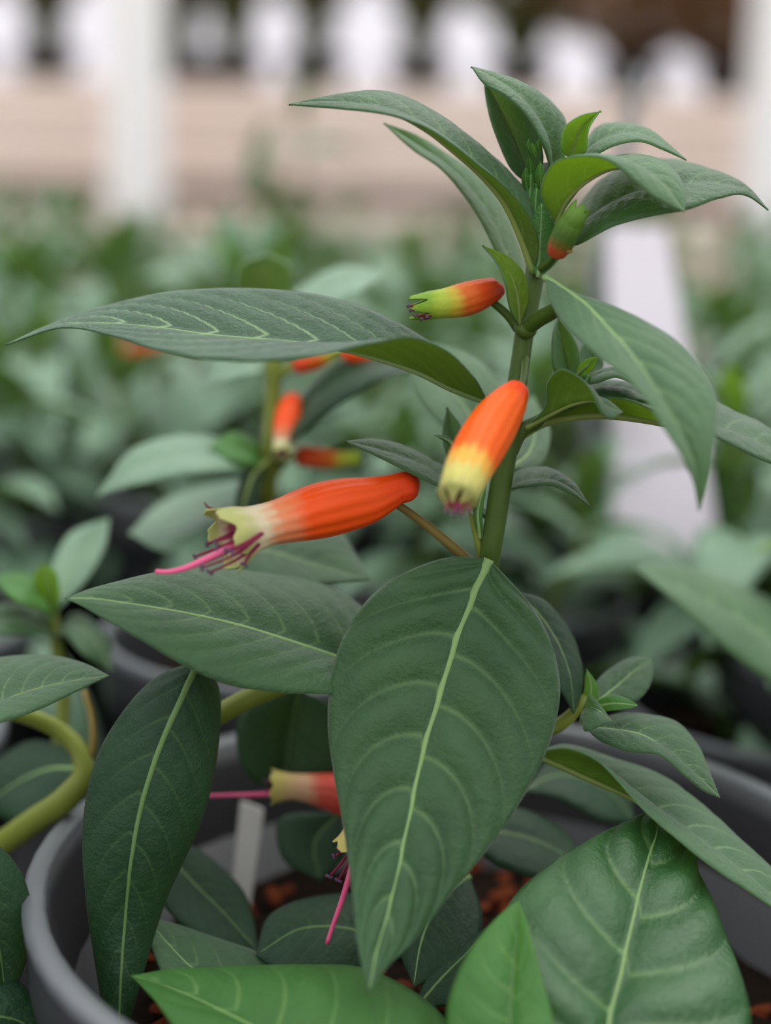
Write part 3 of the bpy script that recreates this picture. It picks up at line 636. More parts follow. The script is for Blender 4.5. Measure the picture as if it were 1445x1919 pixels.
leaf(plant, [(1050, 455, 0), (1110, 405, 2), (1180, 365, 3), (1260, 345, 2), (1340, 343, -1), (1400, 356, -3), (1441, 393, -5)],
     [(1050, 455, 0), (1080, 390, 10), (1130, 332, 16), (1190, 302, 18), (1250, 300, 16), (1320, 317, 10), (1388, 343, 2), (1441, 393, -5)],
     [(1050, 455, 0), (1080, 458, -8), (1150, 422, -12), (1220, 403, -14), (1290, 391, -13), (1345, 372, -10), (1400, 366, -6), (1441, 393, -5)],
     'leaf', 'under_young', nu=56, nv=10, veins=9, ribr=.0006)
leaf(plant, [(1040, 420, -5), (1062, 372, -8), (1100, 335, -11), (1150, 312, -13), (1200, 315, -15), (1245, 345, -17), (1283, 396, -18)],
     [(1040, 420, -5), (1072, 370, -2), (1112, 325, 0), (1170, 299, 1), (1235, 300, -4), (1270, 325, -10), (1285, 362, -15), (1283, 396, -18)],
     [(1040, 420, -5), (1013, 352, -12), (1040, 303, -18), (1085, 291, -22), (1140, 299, -24), (1180, 331, -24), (1230, 371, -22), (1283, 396, -18)],
     'leaf_grey', 'under_young', nu=46, nv=9, veins=8, rib='midrib_under', ribr=.0005)
for k, (x, y, w, h, d) in enumerate(((995, 300, 9, 45, 2), (1012, 310, 10, 50, 0), (1030, 330, 10, 55, -2), (1045, 345, 9, 45, -3), (985, 320, 8, 40, 0), (1008, 265, 6, 22, -2), (1000, 275, 6, 20, -3), (990, 268, 5, 18, -2), (1075, 300, 5, 20, -4), (1058, 295, 5, 18, -4), (1065, 305, 6, 16, -5))):
    qleaf(plant, [(x+4, y+h, d+2), (x, y+h*.4, d), (x-3+k % 3*4, y-8, d-2)], w, w, (-1, 0, .35), (1, 0, .35), 'leaf_young', 'under_young', nu=14, nv=4, thick=.0002, ribr=.0002)
for k, (x, y, w, d) in enumerate(((1010, 430, 26, -1), (1000, 400, 22, 2), (1035, 440, 20, 1), (1015, 380, 24, 3), (1028, 395, 22, 0), (990, 372, 18, 3))):
    qleaf(plant, [(1008, 520, d), (x+2, y+30, d-1), (x+6, y-55, d-2)], w, w, (-1, 0, .5), (1, 0, .5), 'leaf_young', 'under_young', nu=20, nv=5, ribr=.0004)

# -------- leaves at the left margin
leaf(plant, [(-150, 1345, -12), (-70, 1335, -8), (0, 1312, -4), (60, 1291, -2), (130, 1275, 0), (205, 1266, 1)], [(-150, 1345, -12), (-110, 1285, 0), (-40, 1240, 8), (40, 1227, 11), (100, 1228, 10), (160, 1243, 6), (205, 1266, 1)],
     [(-150, 1345, -12), (-100, 1368, -20), (-40, 1362, -18), (20, 1348, -14), (80, 1326, -9), (140, 1297, -4), (205, 1266, 1)], 'leaf', 'under', nu=44, nv=9, rib='midrib_under', ribr=.0006)
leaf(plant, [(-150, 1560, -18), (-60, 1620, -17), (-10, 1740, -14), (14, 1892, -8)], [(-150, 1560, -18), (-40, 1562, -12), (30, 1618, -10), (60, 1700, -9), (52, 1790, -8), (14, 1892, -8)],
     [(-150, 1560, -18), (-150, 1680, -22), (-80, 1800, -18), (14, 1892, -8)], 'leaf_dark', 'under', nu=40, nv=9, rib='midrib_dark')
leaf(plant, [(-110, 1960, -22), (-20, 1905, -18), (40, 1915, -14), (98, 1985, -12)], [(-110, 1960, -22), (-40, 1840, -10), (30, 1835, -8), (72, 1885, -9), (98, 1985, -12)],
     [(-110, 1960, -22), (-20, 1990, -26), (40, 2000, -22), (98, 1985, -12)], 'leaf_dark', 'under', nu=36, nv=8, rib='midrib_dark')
# -------- shaded leaves deeper in the pot
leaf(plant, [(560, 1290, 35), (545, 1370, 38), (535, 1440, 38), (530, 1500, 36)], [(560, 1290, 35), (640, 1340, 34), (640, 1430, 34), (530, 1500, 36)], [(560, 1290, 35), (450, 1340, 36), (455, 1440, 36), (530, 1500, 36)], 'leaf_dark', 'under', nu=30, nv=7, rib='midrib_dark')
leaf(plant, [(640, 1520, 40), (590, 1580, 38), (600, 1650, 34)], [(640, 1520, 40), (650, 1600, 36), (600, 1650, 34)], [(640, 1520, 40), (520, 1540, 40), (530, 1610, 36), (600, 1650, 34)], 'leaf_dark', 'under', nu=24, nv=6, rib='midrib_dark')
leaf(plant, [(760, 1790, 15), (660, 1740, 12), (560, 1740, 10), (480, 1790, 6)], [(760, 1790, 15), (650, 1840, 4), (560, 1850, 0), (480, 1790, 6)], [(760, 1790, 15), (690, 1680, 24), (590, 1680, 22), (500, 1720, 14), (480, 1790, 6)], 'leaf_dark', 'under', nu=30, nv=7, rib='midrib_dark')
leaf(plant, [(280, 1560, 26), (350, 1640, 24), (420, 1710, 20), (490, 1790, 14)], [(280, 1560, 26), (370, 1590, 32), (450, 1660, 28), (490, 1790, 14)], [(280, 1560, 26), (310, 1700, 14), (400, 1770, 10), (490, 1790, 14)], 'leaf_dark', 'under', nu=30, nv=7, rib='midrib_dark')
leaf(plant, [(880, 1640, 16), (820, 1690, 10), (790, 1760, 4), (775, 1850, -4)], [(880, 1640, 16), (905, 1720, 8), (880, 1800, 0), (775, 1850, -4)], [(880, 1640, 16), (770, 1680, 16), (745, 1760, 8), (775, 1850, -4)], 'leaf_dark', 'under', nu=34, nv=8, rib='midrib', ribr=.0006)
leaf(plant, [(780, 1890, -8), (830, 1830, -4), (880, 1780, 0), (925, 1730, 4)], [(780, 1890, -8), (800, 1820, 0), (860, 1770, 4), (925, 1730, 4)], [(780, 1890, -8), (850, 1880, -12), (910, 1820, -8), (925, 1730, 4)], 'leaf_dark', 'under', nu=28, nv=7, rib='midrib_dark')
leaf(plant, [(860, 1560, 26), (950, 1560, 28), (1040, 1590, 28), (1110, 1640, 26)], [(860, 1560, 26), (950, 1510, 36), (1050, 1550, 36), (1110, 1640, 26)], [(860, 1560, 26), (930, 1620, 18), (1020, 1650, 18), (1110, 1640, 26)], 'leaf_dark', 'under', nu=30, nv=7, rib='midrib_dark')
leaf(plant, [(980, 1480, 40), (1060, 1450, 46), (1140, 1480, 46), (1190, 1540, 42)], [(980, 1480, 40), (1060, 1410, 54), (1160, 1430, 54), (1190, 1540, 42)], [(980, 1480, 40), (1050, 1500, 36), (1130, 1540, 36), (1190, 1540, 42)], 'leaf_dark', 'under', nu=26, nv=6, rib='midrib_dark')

# -------- flowers
f1 = flower(plant, [(787, 906, -0.0, 5), (783, 906, -0.0, 16), (774, 908, -0.2, 24), (760, 912, -0.9, 29), (744, 916, -1.7, 29), (725, 924, -2.7, 34), (685, 938, -4.9, 44), (640, 947, -7.4, 50), (600, 956, -9.8, 51), (560, 967, -12.2, 47), (525, 977, -14.4, 42), (498, 984, -16.1, 41), (470, 993, -17.8, 46), (447, 1001, -19.3, 56), (436, 1006, -20.0, 60)], 'flower', lobe=.42, flare=.16, ribs=.06)
tube('pedicel', [(744, 945, 2), (775, 966, 3), (815, 997, 4), (862, 1036, 4), (910, 1082, 4)], [8, 8, 9, 10, 10], 'stem_brown', f1, 24, 12)
tube('style', [(520, 990, -14.7), (470, 1008, -19.8), (425, 1030, -23.4), (380, 1051, -24.4), (340, 1067, -25.4), (312, 1072, -26.4), (292, 1071, -26.4)], [9, 9, 8, 7, 5.5, 4.5, 4.5], 'style', f1, 30, 12, label='pink style')
tube('tooth', [(407, 955, -18.4), (397, 953, -19.4), (388, 949, -20.4), (383, 941, -20.4)], [3, 2.5, 2, 1.4], 'stamen', f1, 10, 8)
for p, b in (([(470, 985, -16.8), (430, 1002, -20.4), (388, 1020, -21.4)], (2, 9)), ([(475, 990, -21.5), (440, 1003, -25.7), (403, 1016, -27.4)], (5, 10)), ([(480, 995, -17.2), (420, 1022, -22.4), (365, 1043, -23.4)], (6, 7)),
             ([(480, 996, -23.2), (440, 1015, -27.7), (407, 1025, -29.4)], (-4, 12)), ([(485, 1005, -22.9), (440, 1040, -28.7), (378, 1064, -30.4)], (3, 12)), ([(490, 1010, -20.6), (450, 1045, -26.1), (393, 1073, -28.4)], (11, 8)),
             ([(490, 1000, -24.6), (455, 1020, -29.8), (422, 1034, -32.4)], (1, 14)), ([(492, 1000, -25.4), (462, 1022, -31.3), (433, 1034, -34.2)], (9, 12)), ([(485, 1020, -22.9), (465, 1045, -26.2), (457, 1058, -26.7)], (12, 5)), ([(470, 990, -13.8), (445, 1000, -16.4), (438, 1005, -16.9)], (5, 5))):
    stamen(f1, p, 4.2, b)
f2 = flower(plant, [(976, 722, -16, 5), (973, 727, -16, 17), (968, 734, -17, 25), (960, 745, -18, 31), (948, 762, -20, 38), (926, 793, -23, 46), (907, 824, -27, 49), (890, 855, -31, 48), (875, 885, -35, 45), (864, 912, -37, 42), (857, 932, -39, 41)], 'flower_orange', lobe=.70, flare=-.75)
tube('pedicel', [(974, 728, -15), (982, 705, -6), (984, 670, 1)], [6, 7, 7], 'stem', f2, 12, 10)
for k, (x, y) in enumerate(((835, 958), (850, 964), (866, 966), (880, 958), (858, 955))):
    stamen(f2, [(858+(x-858)*.4, 925, -38), (858+(x-858)*.8, 945, -42), (x, y, -44)], 4, (8, 3))
f3 = flower(plant, [(941, 533, 2, 3), (938, 536, 2, 13), (930, 541, 2, 20), (915, 546, 1, 25), (890, 555, 0, 30), (865, 562, -1, 31), (843, 567, -2, 29), (822, 570, -3, 27), (808, 572, -3, 27)], 'flower_bud', lobe=1.5, flare=-.15, inner='flower_bud', ribs=.03)
tube('pedicel', [(922, 566, 2), (938, 578, 2), (955, 594, 2), (972, 616, 2)], [7, 8, 9, 11], 'stem', f3, 14, 10)
for x, y in ((770, 582), (778, 592), (790, 598), (765, 574), (800, 594)): stamen(f3, [(815, 575, -3), ((815+x)/2, y-2, -5), (x, y, -6)], 3, (3, 4))
f4 = flower(plant, [(1041, 484, -9, 5), (1043, 479, -9, 14), (1045, 470, -10, 20), (1051, 456, -11, 24), (1059, 439, -12, 25), (1069, 421, -13, 24), (1077, 408, -14, 22), (1081, 401, -14, 21)], 'flower_bud_green', lobe=.9, flare=-.1, inner='flower_bud_green', ribs=.03)
tube('pedicel', [(1042, 478, -8), (1030, 492, -4), (1010, 505, 0)], [6, 8, 9], 'stem', f4, 10, 10)
tube('spur', [(1060, 470, -12), (1068, 472, -13), (1074, 471, -13)], [4, 3, 1], 'stem_brown', f4, 8, 8)
f5 = flower(plant, [(780, 1520, 36, 4), (776, 1520, 36, 18), (760, 1517, 36, 27), (735, 1510, 35, 34), (690, 1500, 34, 42), (650, 1490, 33, 40), (610, 1482, 32, 33), (575, 1477, 31, 27), (545, 1474, 30, 25), (525, 1474, 30, 29), (516, 1474, 30, 31)], 'flower_red', lobe=.25, flare=.1)
tube('pedicel', [(774, 1525, 36), (800, 1540, 32), (835, 1545, 24)], [7, 8, 9], 'stem_brown', f5, 10, 10)
tube('style', [(560, 1480, 30), (500, 1488, 30), (440, 1490, 30), (375, 1492, 29)], [5, 5, 4, 3], 'style', f5, 16, 8)
for x, y in ((500, 1465), (497, 1482), (505, 1490)): stamen(f5, [(540, 1474, 30), (520, (y+1474)/2, 30), (x, y, 30)], 3.5, (2, 8))
f6 = flower(plant, [(775, 1400, 6, 4), (773, 1404, 6, 20), (765, 1420, 6, 28), (748, 1450, 5, 40), (725, 1490, 3, 45), (700, 1530, 0, 42), (680, 1560, -2, 36), (668, 1578, -3, 34), (662, 1588, -3, 36)], 'flower_red', lobe=.3, flare=.1)
tube('pedicel', [(774, 1402, 6), (800, 1370, 9), (850, 1340, 12)], [7, 8, 9], 'stem_brown', f6, 10, 10)
tube('style', [(668, 1590, -3), (655, 1640, -4), (640, 1690, -4), (622, 1740, -4), (613, 1768, -4)], [6, 6, 5.5, 4.5, 4.5], 'style', f6, 20, 10, label='pink style')
for x, y, bx, by in ((617, 1643, 12, 5), (634, 1650, 12, 6), (626, 1605, 3, 9), (634, 1592, 4, 10), (642, 1575, 6, 8), (655, 1660, 9, 4)):
    stamen(f6, [(668, 1572, -3), ((668+x)/2+4, (1575+y)/2, -4), (x, y, -4)], 3.5, (bx, by))

# white label stuck in the soil of this pot
p0, p1 = W(432, 1760, 32), W(476, 1760, 32); a, b, c, d = W(418, 1800, 44), W(455, 1800, 44), W(495, 1515, 56), W(450, 1498, 56)
tg = panel('plant_tag', [a, b, c, d], .0012, 'tag_mid_grey'); tag(tg, 'greyish white plastic label stuck in the bark soil under the red flower', 'label')

# ================================================================== neighbouring plants
def pleaf_mesh(name, L, Wd, bend, fold, seed, mat='leaf_bg', under='under_bg'):
    """a leaf along +X from the origin, drooping by bend"""
    rnd = random.Random(seed); n = 8; Mc, Lc, Rc = [], [], []
    for i in range(n+1):
        u = i/n; a = .55-bend*u; 
        x = L*u if i == 0 else Mc[-1][0]+L/n*math.cos(.5-bend*u); z = 0 if i == 0 else Mc[-1][2]+L/n*math.sin(.5-bend*u)
        p = np.array([x, 0, z]); Mc.append(p); w = Wd*math.sin(math.pi*u**.75)**.85 if 0 < u < 1 else 0
        Lc.append(p+np.array([0, w*math.cos(fold), w*math.sin(fold)])); Rc.append(p+np.array([0, -w*math.cos(fold), w*math.sin(fold)]))
    V, Fc, ph, sdv, mid, mn = leaf_grid(Lc, Mc, Rc, nu=18, nv=4, veins=9, relief=.0004)
    me = mesh(name, V, Fc, [mat, under]); attr(me, 'vein_phase', ph); attr(me, 'vein_side', sdv)
    return me
PL = [pleaf_mesh('leaf', .082, .0150, 1.2, .35, 1), pleaf_mesh('leaf', .092, .0165, 1.7, .25, 2), pleaf_mesh('leaf', .072, .0150, .8, .5, 3), pleaf_mesh('leaf', .088, .0160, 2.1, .15, 4)]
PS = [pleaf_mesh('leaf', .034, .0085, .3, .6, 5), pleaf_mesh('leaf', .026, .007, -.2, .7, 6, 'leaf_young', 'under_young')]
POTM = pot_mesh(.056, RZ, 'pot_dark', 'pot'); RIMM = rim_mesh(.056, RZ, 'rim'); SOILM = soil_mesh(.050, RZ-.018, 'soil', 5)
def solid(o, th=.0003):
    md = o.modifiers.new('thickness', 'SOLIDIFY'); md.thickness = th; md.offset = -1; md.material_offset = 1; md.material_offset_rim = 0
def flower_local(parent, loc, yaw, dip, L=.034, mat='flower'):
    d = np.array([math.cos(yaw)*math.cos(dip), math.sin(yaw)*math.cos(dip), -math.sin(dip)]); b = np.array(loc)
    r = np.array([.0006, .0022, .0030, .0034, .0046, .0048, .0040, .0038, .0050]); t = np.array([0, .02, .06, .12, .35, .5, .75, .88, 1])
    C = np.array([b+d*L*q for q in t])
    o = flower_tube('flower', parent, C, r, mat, seg=20, n=24, lobe=.3, flare=.1, org=np.zeros(3))
    E = C[-1]; S_ = np.array([E-d*.004, E+d*.006, E+d*.012+np.array([0, 0, -.001])]); V, Fc = tube_data(resample(S_, 6), np.full(7, .0005), 6)
    link('style', mesh('style', V, Fc, 'style'), o)
    return o
def proto(seed, shoots=3, flowers=2, hmin=.06, hmax=.115, nn=4):
    t = bpy.data.objects.new('potted_cuphea', None); t.empty_display_size = .02; COL.objects.link(t)
    link('rim', RIMM, link('pot', POTM, t)); link('soil', SOILM, t)
    return grow(t, seed, shoots, flowers, hmin, hmax, nn)
def grow(t, seed, shoots, flowers, hmin, hmax, nn):
    rnd = random.Random(seed)
    for s in range(shoots):
        a0 = 2*math.pi*s/shoots+rnd.uniform(-.4, .4); H = rnd.uniform(hmin, hmax) if s else hmax; lean = rnd.uniform(.02, .045) if s else .008
        base = np.array([.014*math.cos(a0), .014*math.sin(a0), RZ-.02]); top = np.array([(.014+lean)*math.cos(a0), (.014+lean)*math.sin(a0), RZ+H])
        midp = (base+top)/2+np.array([.006*math.cos(a0), .006*math.sin(a0), 0])
        C, r = resample(np.array([base, midp, top]), 14, np.array([.0026, .0022, .0010])); V, Fc = tube_data(C, r, 8)
        link('stem', mesh('stem', V, Fc, 'stem_olive' if s % 2 else 'stem'), t)
        for k in range(nn):
            f = .12+.78*k/(nn-1); p = C[int(f*14)]; ya = rnd.uniform(0, 3.14)+k*1.57
            for side in (0, 1):
                o = link('leaf', rnd.choice(PL), t); sc = (1.0-.28*k/(nn-1))*rnd.uniform(.85, 1.1)
                o.location = p; o.rotation_euler = (rnd.uniform(-.25, .25), rnd.uniform(-.25, .15)-.10*k, ya+math.pi*side+rnd.uniform(-.25, .25)); o.scale = (sc, sc, sc); solid(o)
        for k in range(3):
            o = link('leaf', PS[k % 2], t); o.location = C[-1]-np.array([0, 0, .002]); o.rotation_euler = (rnd.uniform(-.3, .3), rnd.uniform(-1.0, -.5), k*2.09+rnd.uniform(-.3, .3)); solid(o)
        if s < flowers:
            ya = rnd.uniform(0, 6.28); flower_local(t, C[int(.72*14)]+np.array([.004*math.cos(ya), .004*math.sin(ya), 0]), ya, rnd.uniform(-.2, .4), rnd.uniform(.026, .034))
    return t
def copy_tree(o, parent=None):
    c = o.copy(); COL.objects.link(c); c.parent = parent
    for ch in list(o.children): copy_tree(ch, c)
    return c
P0 = [proto(11, 4, 0, .04, .075), proto(12, 2, 0, nn=3), proto(13, 4, 1, .045, .08), proto(14, 2, 0, .05, .10, nn=3), proto(15, 3, 0, .05, .10, nn=3)]
used = set()
GB = 'rows of green potted plants behind'
def place(k, x, y, rz, label, sc=1.0, z=0):
    if k not in used: o = P0[k]; used.add(k)
    else: o = copy_tree(P0[k])
    o.location = (x, y, z); o.rotation_euler = (0, 0, rz); o.scale = (sc, sc, sc)
    tag(o, label, 'plant', GB); return o
ORD = ['first', 'second', 'third', 'fourth', 'fifth', 'sixth', 'seventh', 'eighth', 'ninth', 'tenth', 'eleventh', 'twelfth', 'thirteenth', 'fourteenth', 'fifteenth']
_q = [W(1560, 1300, 110), W(535, 400, 760)]
TAKEN = [(-.028, .405), (.040, .500), (.122, .408), (-.165, .425), (_q[0][0]+.04, _q[0][1]+.05), (_q[1][0], _q[1][1])]
rnd = random.Random(5)
y = .46; row = 0
while y < 2.2:
    step = .125 if y < 1.1 else .15
    half = (.2779*y)+.075; x = -half+(step/2 if row % 2 else 0); n = 0
    rw = ('nearest' if row == 0 else ORD[row]+' nearest')+' row of blurred pots'
    while x < half+.02:
        k = rnd.choice([0, 2, 0]) if y < .85 else rnd.choice([1, 3, 4])
        xx, yy = x+rnd.uniform(-.012, .012), y+rnd.uniform(-.012, .012); x += step
        if (y < .62 and abs(xx-.21*yy) < .062) or any(math.hypot(xx-a, yy-b) < .113 for a, b in TAKEN): continue
        place(k, xx, yy, rnd.uniform(0, 6.28), 'leafy green potted plant, %s from the left in the %s' % (ORD[n], rw), rnd.uniform(.95, 1.10)); n += 1
    y += step; row += 1
place(0, .040, .500, .7, 'leafy green potted plant just behind the foot of the white tapered sign', .92)
place(4, .122, .408, 2.4, 'leafy green potted plant between the white sign and the right edge', .85)
place(2, -.165, .425, 2.2, 'leafy green potted plant behind the bent olive stem at the left', .95)

# ---- the neighbour with orange flowers behind the long left leaf
def at_soil(px, py): 
    d = W(px, py, 0)-_C; t = (RZ-.02-CZ)/d[2]; return _C+d*t
n2b = W(500, 930, 72); n2 = empty('potted_cuphea', (float(n2b[0]), .405, 0), 'out-of-focus potted plant with several small orange flowers behind the long left leaf', 'plant', GB)
link('rim', RIMM, link('pot', POTM, n2)); link('soil', SOILM, n2)
D2 = 72
tube('stem', [(488, 1215, D2+65), (495, 1050, D2+30), (505, 860, D2), (512, 740, D2), (508, 640, D2), (505, 560, D2)], [16, 16, 17, 16, 14, 9], 'stem_olive', n2, 30, 12)
bk = dict(nu=30, nv=6, ribr=.0006, rib='midrib_under')
leaf(n2, [(515, 880, D2), (550, 800, D2-6), (610, 730, D2-12), (690, 690, D2-14), (790, 690, D2-12)], [(515, 880, D2), (548, 780, D2+5), (605, 705, D2), (690, 660, D2-2), (790, 690, D2-12)], [(515, 880, D2), (565, 815, D2-16), (640, 755, D2-24), (710, 715, D2-26), (790, 690, D2-12)], 'leaf_dark', 'under', **bk)
leaf(n2, [(500, 600, D2), (495, 560, D2), (490, 520, D2-3), (500, 475, D2-5)], [(500, 600, D2), (545, 560, D2-6), (545, 500, D2-8), (500, 475, D2-5)], [(500, 600, D2), (448, 560, D2-6), (448, 500, D2-8), (500, 475, D2-5)], 'leaf_bg', 'under_bg', **bk)
leaf(n2, [(510, 640, D2), (560, 580, D2+10), (640, 530, D2+15), (730, 510, D2+15)], [(510, 640, D2), (545, 550, D2+20), (630, 500, D2+25), (730, 510, D2+15)], [(510, 640, D2), (590, 590, D2), (660, 555, D2+2), (730, 510, D2+15)], 'leaf_bg', 'under_bg', **bk)
leaf(n2, [(500, 890, D2), (450, 860, D2-5), (380, 850, D2-10), (270, 870, D2-12), (180, 930, D2-10)], [(500, 890, D2), (440, 885, D2-18), (380, 885, D2-25), (280, 905, D2-25), (180, 930, D2-10)], [(500, 890, D2), (450, 835, D2+5), (370, 815, D2+2), (260, 835, D2), (180, 930, D2-10)], 'leaf_bg', 'under_bg', **bk)
leaf(n2, [(500, 880, D2), (470, 850, D2-5), (430, 830, D2-8), (395, 835, D2-8)], [(500, 880, D2), (465, 870, D2-15), (430, 865, D2-16), (395, 835, D2-8)], [(500, 880, D2), (480, 830, D2), (440, 808, D2-2), (395, 835, D2-8)], 'leaf_young', 'under_young', **bk)
leaf(n2, [(505, 860, D2-8), (475, 890, D2-14), (458, 940, D2-18), (450, 1010, D2-18)], [(505, 860, D2-8), (490, 900, D2-10), (480, 950, D2-14), (450, 1010, D2-18)], [(505, 860, D2-8), (460, 885, D2-10), (440, 940, D2-14), (450, 1010, D2-18)], 'leaf_dark', 'under', **bk)
leaf(n2, [(510, 700, D2), (480, 680, D2+5), (440, 690, D2+10), (380, 730, D2+12)], [(510, 700, D2), (470, 705, D2-5), (430, 715, D2-2), (380, 730, D2+12)], [(510, 700, D2), (480, 650, D2+12), (430, 660, D2+20), (380, 730, D2+12)], 'leaf_bg', 'under_bg', **bk)
leaf(n2, [(515, 900, D2+10), (420, 950, D2+8), (330, 990, D2+4), (240, 1000, D2)], [(515, 900, D2+10), (400, 990, D2-10), (320, 1030, D2-12), (240, 1000, D2)], [(515, 900, D2+10), (430, 900, D2+22), (320, 930, D2+20), (240, 1000, D2)], 'leaf_bg', 'under_bg', **bk)
for secs, m in (([(548, 742, 70, 5), (548, 748, 69, 16), (546, 765, 68, 24), (541, 790, 66, 26), (536, 815, 64, 24), (532, 835, 63, 20), (530, 848, 62, 20)], 'flower'),
                ([(552, 856, 68, 4), (556, 856, 68, 12), (575, 857, 67, 18), (600, 859, 66, 19), (630, 861, 65, 16), (655, 860, 64, 14), (672, 859, 64, 14)], 'flower_bud'),
                ([(548, 690, 66, 4), (553, 688, 66, 12), (570, 683, 66, 17), (595, 675, 65, 18), (620, 665, 64, 14), (640, 658, 64, 13)], 'flower_bud'),
                ([(640, 660, 62, 4), (645, 661, 62, 11), (662, 665, 62, 15), (685, 668, 62, 15), (705, 668, 62, 12), (715, 668, 62, 12)], 'flower')):
    f = flower(n2, secs, m, seg=28, n=30, lobe=.4, flare=0.05)
    s0 = secs[0]; tube('pedicel', [(s0[0], s0[1], s0[2]), ((s0[0]+510)/2, s0[1]+14, s0[2]+3), (512, s0[1]+40, D2)], [5, 6, 7], 'stem_olive', f, 8, 8)

# ---- the neighbour at the left with the thick olive stem
n3b = W(-40, 1600, 40); n3 = empty('potted_cuphea', (float(n3b[0])-.06, float(n3b[1])+.03, 0), 'potted plant at the left edge with a thick bent olive stem', 'plant', GB)
link('rim', RIMM, link('pot', POTM, n3)); link('soil', SOILM, n3)
tube('stem', [(-90, 1650, 44), (0, 1585, 36), (70, 1535, 30), (130, 1490, 26), (158, 1450, 26), (150, 1410, 27), (115, 1372, 28), (60, 1345, 26), (-10, 1330, 22)], [26, 25, 25, 24, 21, 18, 17, 16, 14], 'stem_olive', n3, 40, 14)
tube('pedicel', [(152, 1455, 26), (172, 1405, 27), (172, 1350, 29), (158, 1295, 31)], [10, 8, 7, 6], 'stem_brown', n3, 16, 10)
leaf(n3, [(150, 1440, 40), (90, 1440, 44), (40, 1460, 46), (-30, 1510, 46)], [(150, 1440, 40), (110, 1520, 36), (50, 1545, 36), (-30, 1510, 46)], [(150, 1440, 40), (110, 1395, 52), (50, 1390, 56), (-10, 1430, 54), (-30, 1510, 46)], 'leaf_dark', 'under', nu=30, nv=6)
tube('shoot', [(110, 1420, 60), (118, 1300, 62), (105, 1200, 62), (95, 1120, 62)], [14, 13, 12, 8], 'stem_olive', n3, 20, 10)
D3 = 62
leaf(n3, [(100, 1160, D3), (85, 1130, D3-4), (50, 1100, D3-6), (-20, 1080, D3-6)], [(100, 1160, D3), (80, 1145, D3-14), (40, 1130, D3-18), (-20, 1080, D3-6)], [(100, 1160, D3), (95, 1100, D3), (50, 1075, D3+4), (-20, 1080, D3-6)], 'leaf_young', 'under_young', nu=24, nv=6)
leaf(n3, [(100, 1150, D3), (130, 1080, D3+6), (165, 1020, D3+10), (205, 970, D3+12)], [(100, 1150, D3), (95, 1070, D3+8), (130, 1000, D3+14), (205, 970, D3+12)], [(100, 1150, D3), (160, 1090, D3), (195, 1030, D3+4), (205, 970, D3+12)], 'leaf_bg', 'under_bg', nu=24, nv=6)
leaf(n3, [(100, 1160, D3), (95, 1120, D3-4), (90, 1080, D3-6), (80, 1055, D3-6)], [(100, 1160, D3), (112, 1110, D3-8), (105, 1070, D3-8), (80, 1055, D3-6)], [(100, 1160, D3), (70, 1120, D3-8), (62, 1080, D3-8), (80, 1055, D3-6)], 'leaf_young', 'under_young', nu=20, nv=5)
leaf(n3, [(110, 1200, D3), (60, 1165, D3-4), (10, 1160, D3-8), (-60, 1190, D3-10)], [(110, 1200, D3), (60, 1190, D3-16), (0, 1190, D3-20), (-60, 1190, D3-10)], [(110, 1200, D3), (70, 1145, D3+4), (10, 1130, D3+2), (-60, 1190, D3-10)], 'leaf', 'under_young', nu=24, nv=6)
leaf(n3, [(100, 1200, D3), (130, 1170, D3), (180, 1200, D3-6), (210, 1260, D3-10)], [(100, 1200, D3), (140, 1150, D3+8), (200, 1190, D3+2), (210, 1260, D3-10)], [(100, 1200, D3), (120, 1190, D3-8), (160, 1230, D3-14), (210, 1260, D3-10)], 'leaf', 'under_young', nu=24, nv=6)

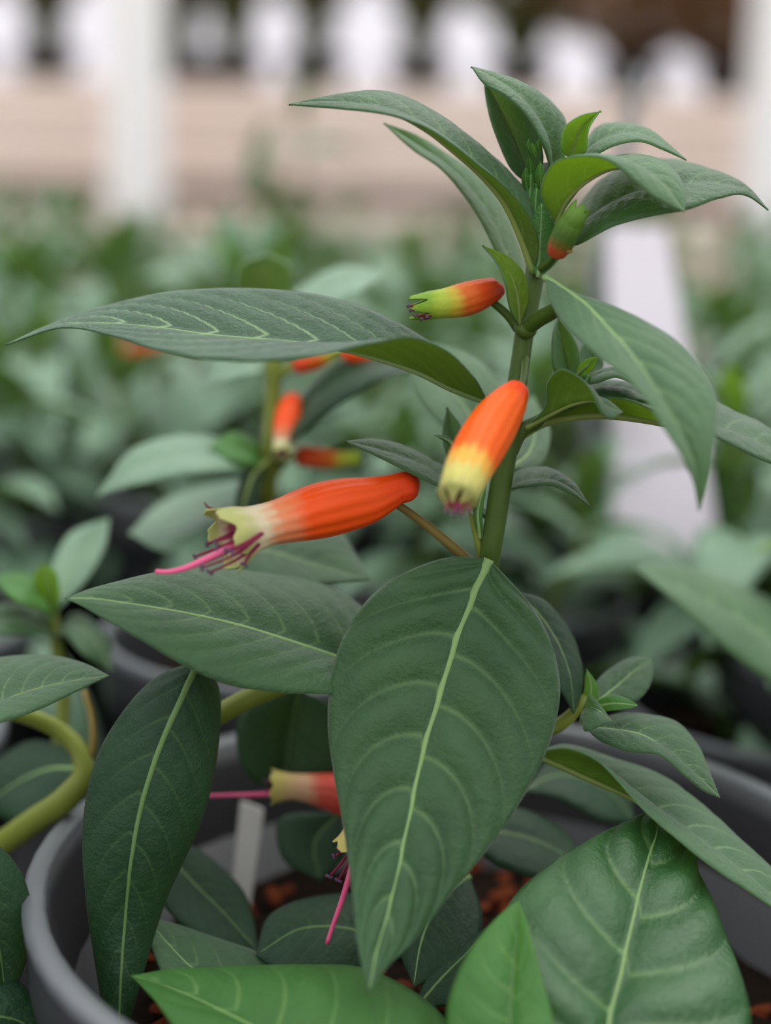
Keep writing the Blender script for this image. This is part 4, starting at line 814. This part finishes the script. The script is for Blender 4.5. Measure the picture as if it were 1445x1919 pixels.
# ---- the neighbour at the right with the pale long leaf
n4b = W(1560, 1300, 110); n4 = empty('potted_cuphea', (float(n4b[0])+.04, float(n4b[1])+.05, 0), 'blurred potted plant at the right edge with a long pale drooping leaf', 'plant', GB)
link('rim', RIMM, link('pot', POTM, n4)); link('soil', SOILM, n4)
D4 = 80
grow(n4, 31, 4, 0, .03, .062, 4)
tube('stem', [(1640, 1560, D4+20), (1600, 1420, D4+15), (1580, 1280, D4+10), (1575, 1120, D4+10)], [18, 18, 16, 10], 'stem_olive', n4, 20, 10)
leaf(n4, [(1590, 1330, D4+10), (1520, 1250, D4), (1445, 1195, D4-8), (1370, 1150, D4-12), (1290, 1108, D4-14), (1190, 1064, D4-12)], [(1590, 1330, D4+10), (1520, 1310, D4-15), (1445, 1277, D4-24), (1360, 1215, D4-28), (1280, 1140, D4-24), (1190, 1064, D4-12)],
     [(1590, 1330, D4+10), (1540, 1190, D4+20), (1445, 1125, D4+14), (1340, 1078, D4+6), (1260, 1055, D4-2), (1190, 1064, D4-12)], 'leaf_grey', 'under_young', nu=40, nv=8)
for k, (mx, my) in enumerate(((1480, 1010), (1560, 980), (1640, 1050))):
    leaf(n4, [(1578, 1150, D4+10), ((mx+1578)/2, (my+1150)/2-30, D4+14), (mx, my, D4+10), (mx+(mx-1578)*.8, my+30, D4+4)], [(1578, 1150, D4+10), ((mx+1578)/2-25, (my+1150)/2-20, D4+20), (mx-30, my+15, D4+15), (mx+(mx-1578)*.8, my+30, D4+4)],
         [(1578, 1150, D4+10), ((mx+1578)/2+25, (my+1150)/2-20, D4+5), (mx+30, my+15, D4+2), (mx+(mx-1578)*.8, my+30, D4+4)], 'leaf_bg', 'under_bg', nu=24, nv=6)

# ---- tall sprig standing above the far rows
n5b = W(535, 400, 760); n5 = copy_tree(P0[1]); n5.location = (float(n5b[0]), float(n5b[1]), .02); n5.scale = (.9, .9, 1.30); n5.rotation_euler = (0, 0, 1.1)
tag(n5, 'taller green sprig rising above the far rows in front of the pale ledge', 'plant', GB); n5.location.z = 0

# ---- white labels among the neighbours
def stake_tag(name, corners, d, label, mat='tag', cat='label'):
    q = [W(x, y, d+e) for x, y, e in corners]; o = panel(name, q, .002, mat); tag(o, label, cat); return o
stake_tag('plant_tag', [(330, 860, 0), (400, 860, 0), (395, 690, 10), (335, 690, 10)], 330, 'pale plastic label standing blurred left of the orange-flowered plant')
sg = empty('plant_sign', tuple(W(1250, 1010, 250)), 'large white tapered sign with a grey stake behind the right-hand leaves', 'sign')
panel('board', [W(1150, 1040, 250), W(1352, 1040, 250), W(1250, 425, 290), W(1138, 425, 290)], .003, 'tag', sg)
tube('stake', [(1108, 900, 330), (1106, 700, 330), (1116, 560, 330), (1150, 400, 330), (1185, 200, 330), (1198, 130, 330)], [14, 14, 14, 14, 13, 12], 'tag_grey', sg, 16, 8)
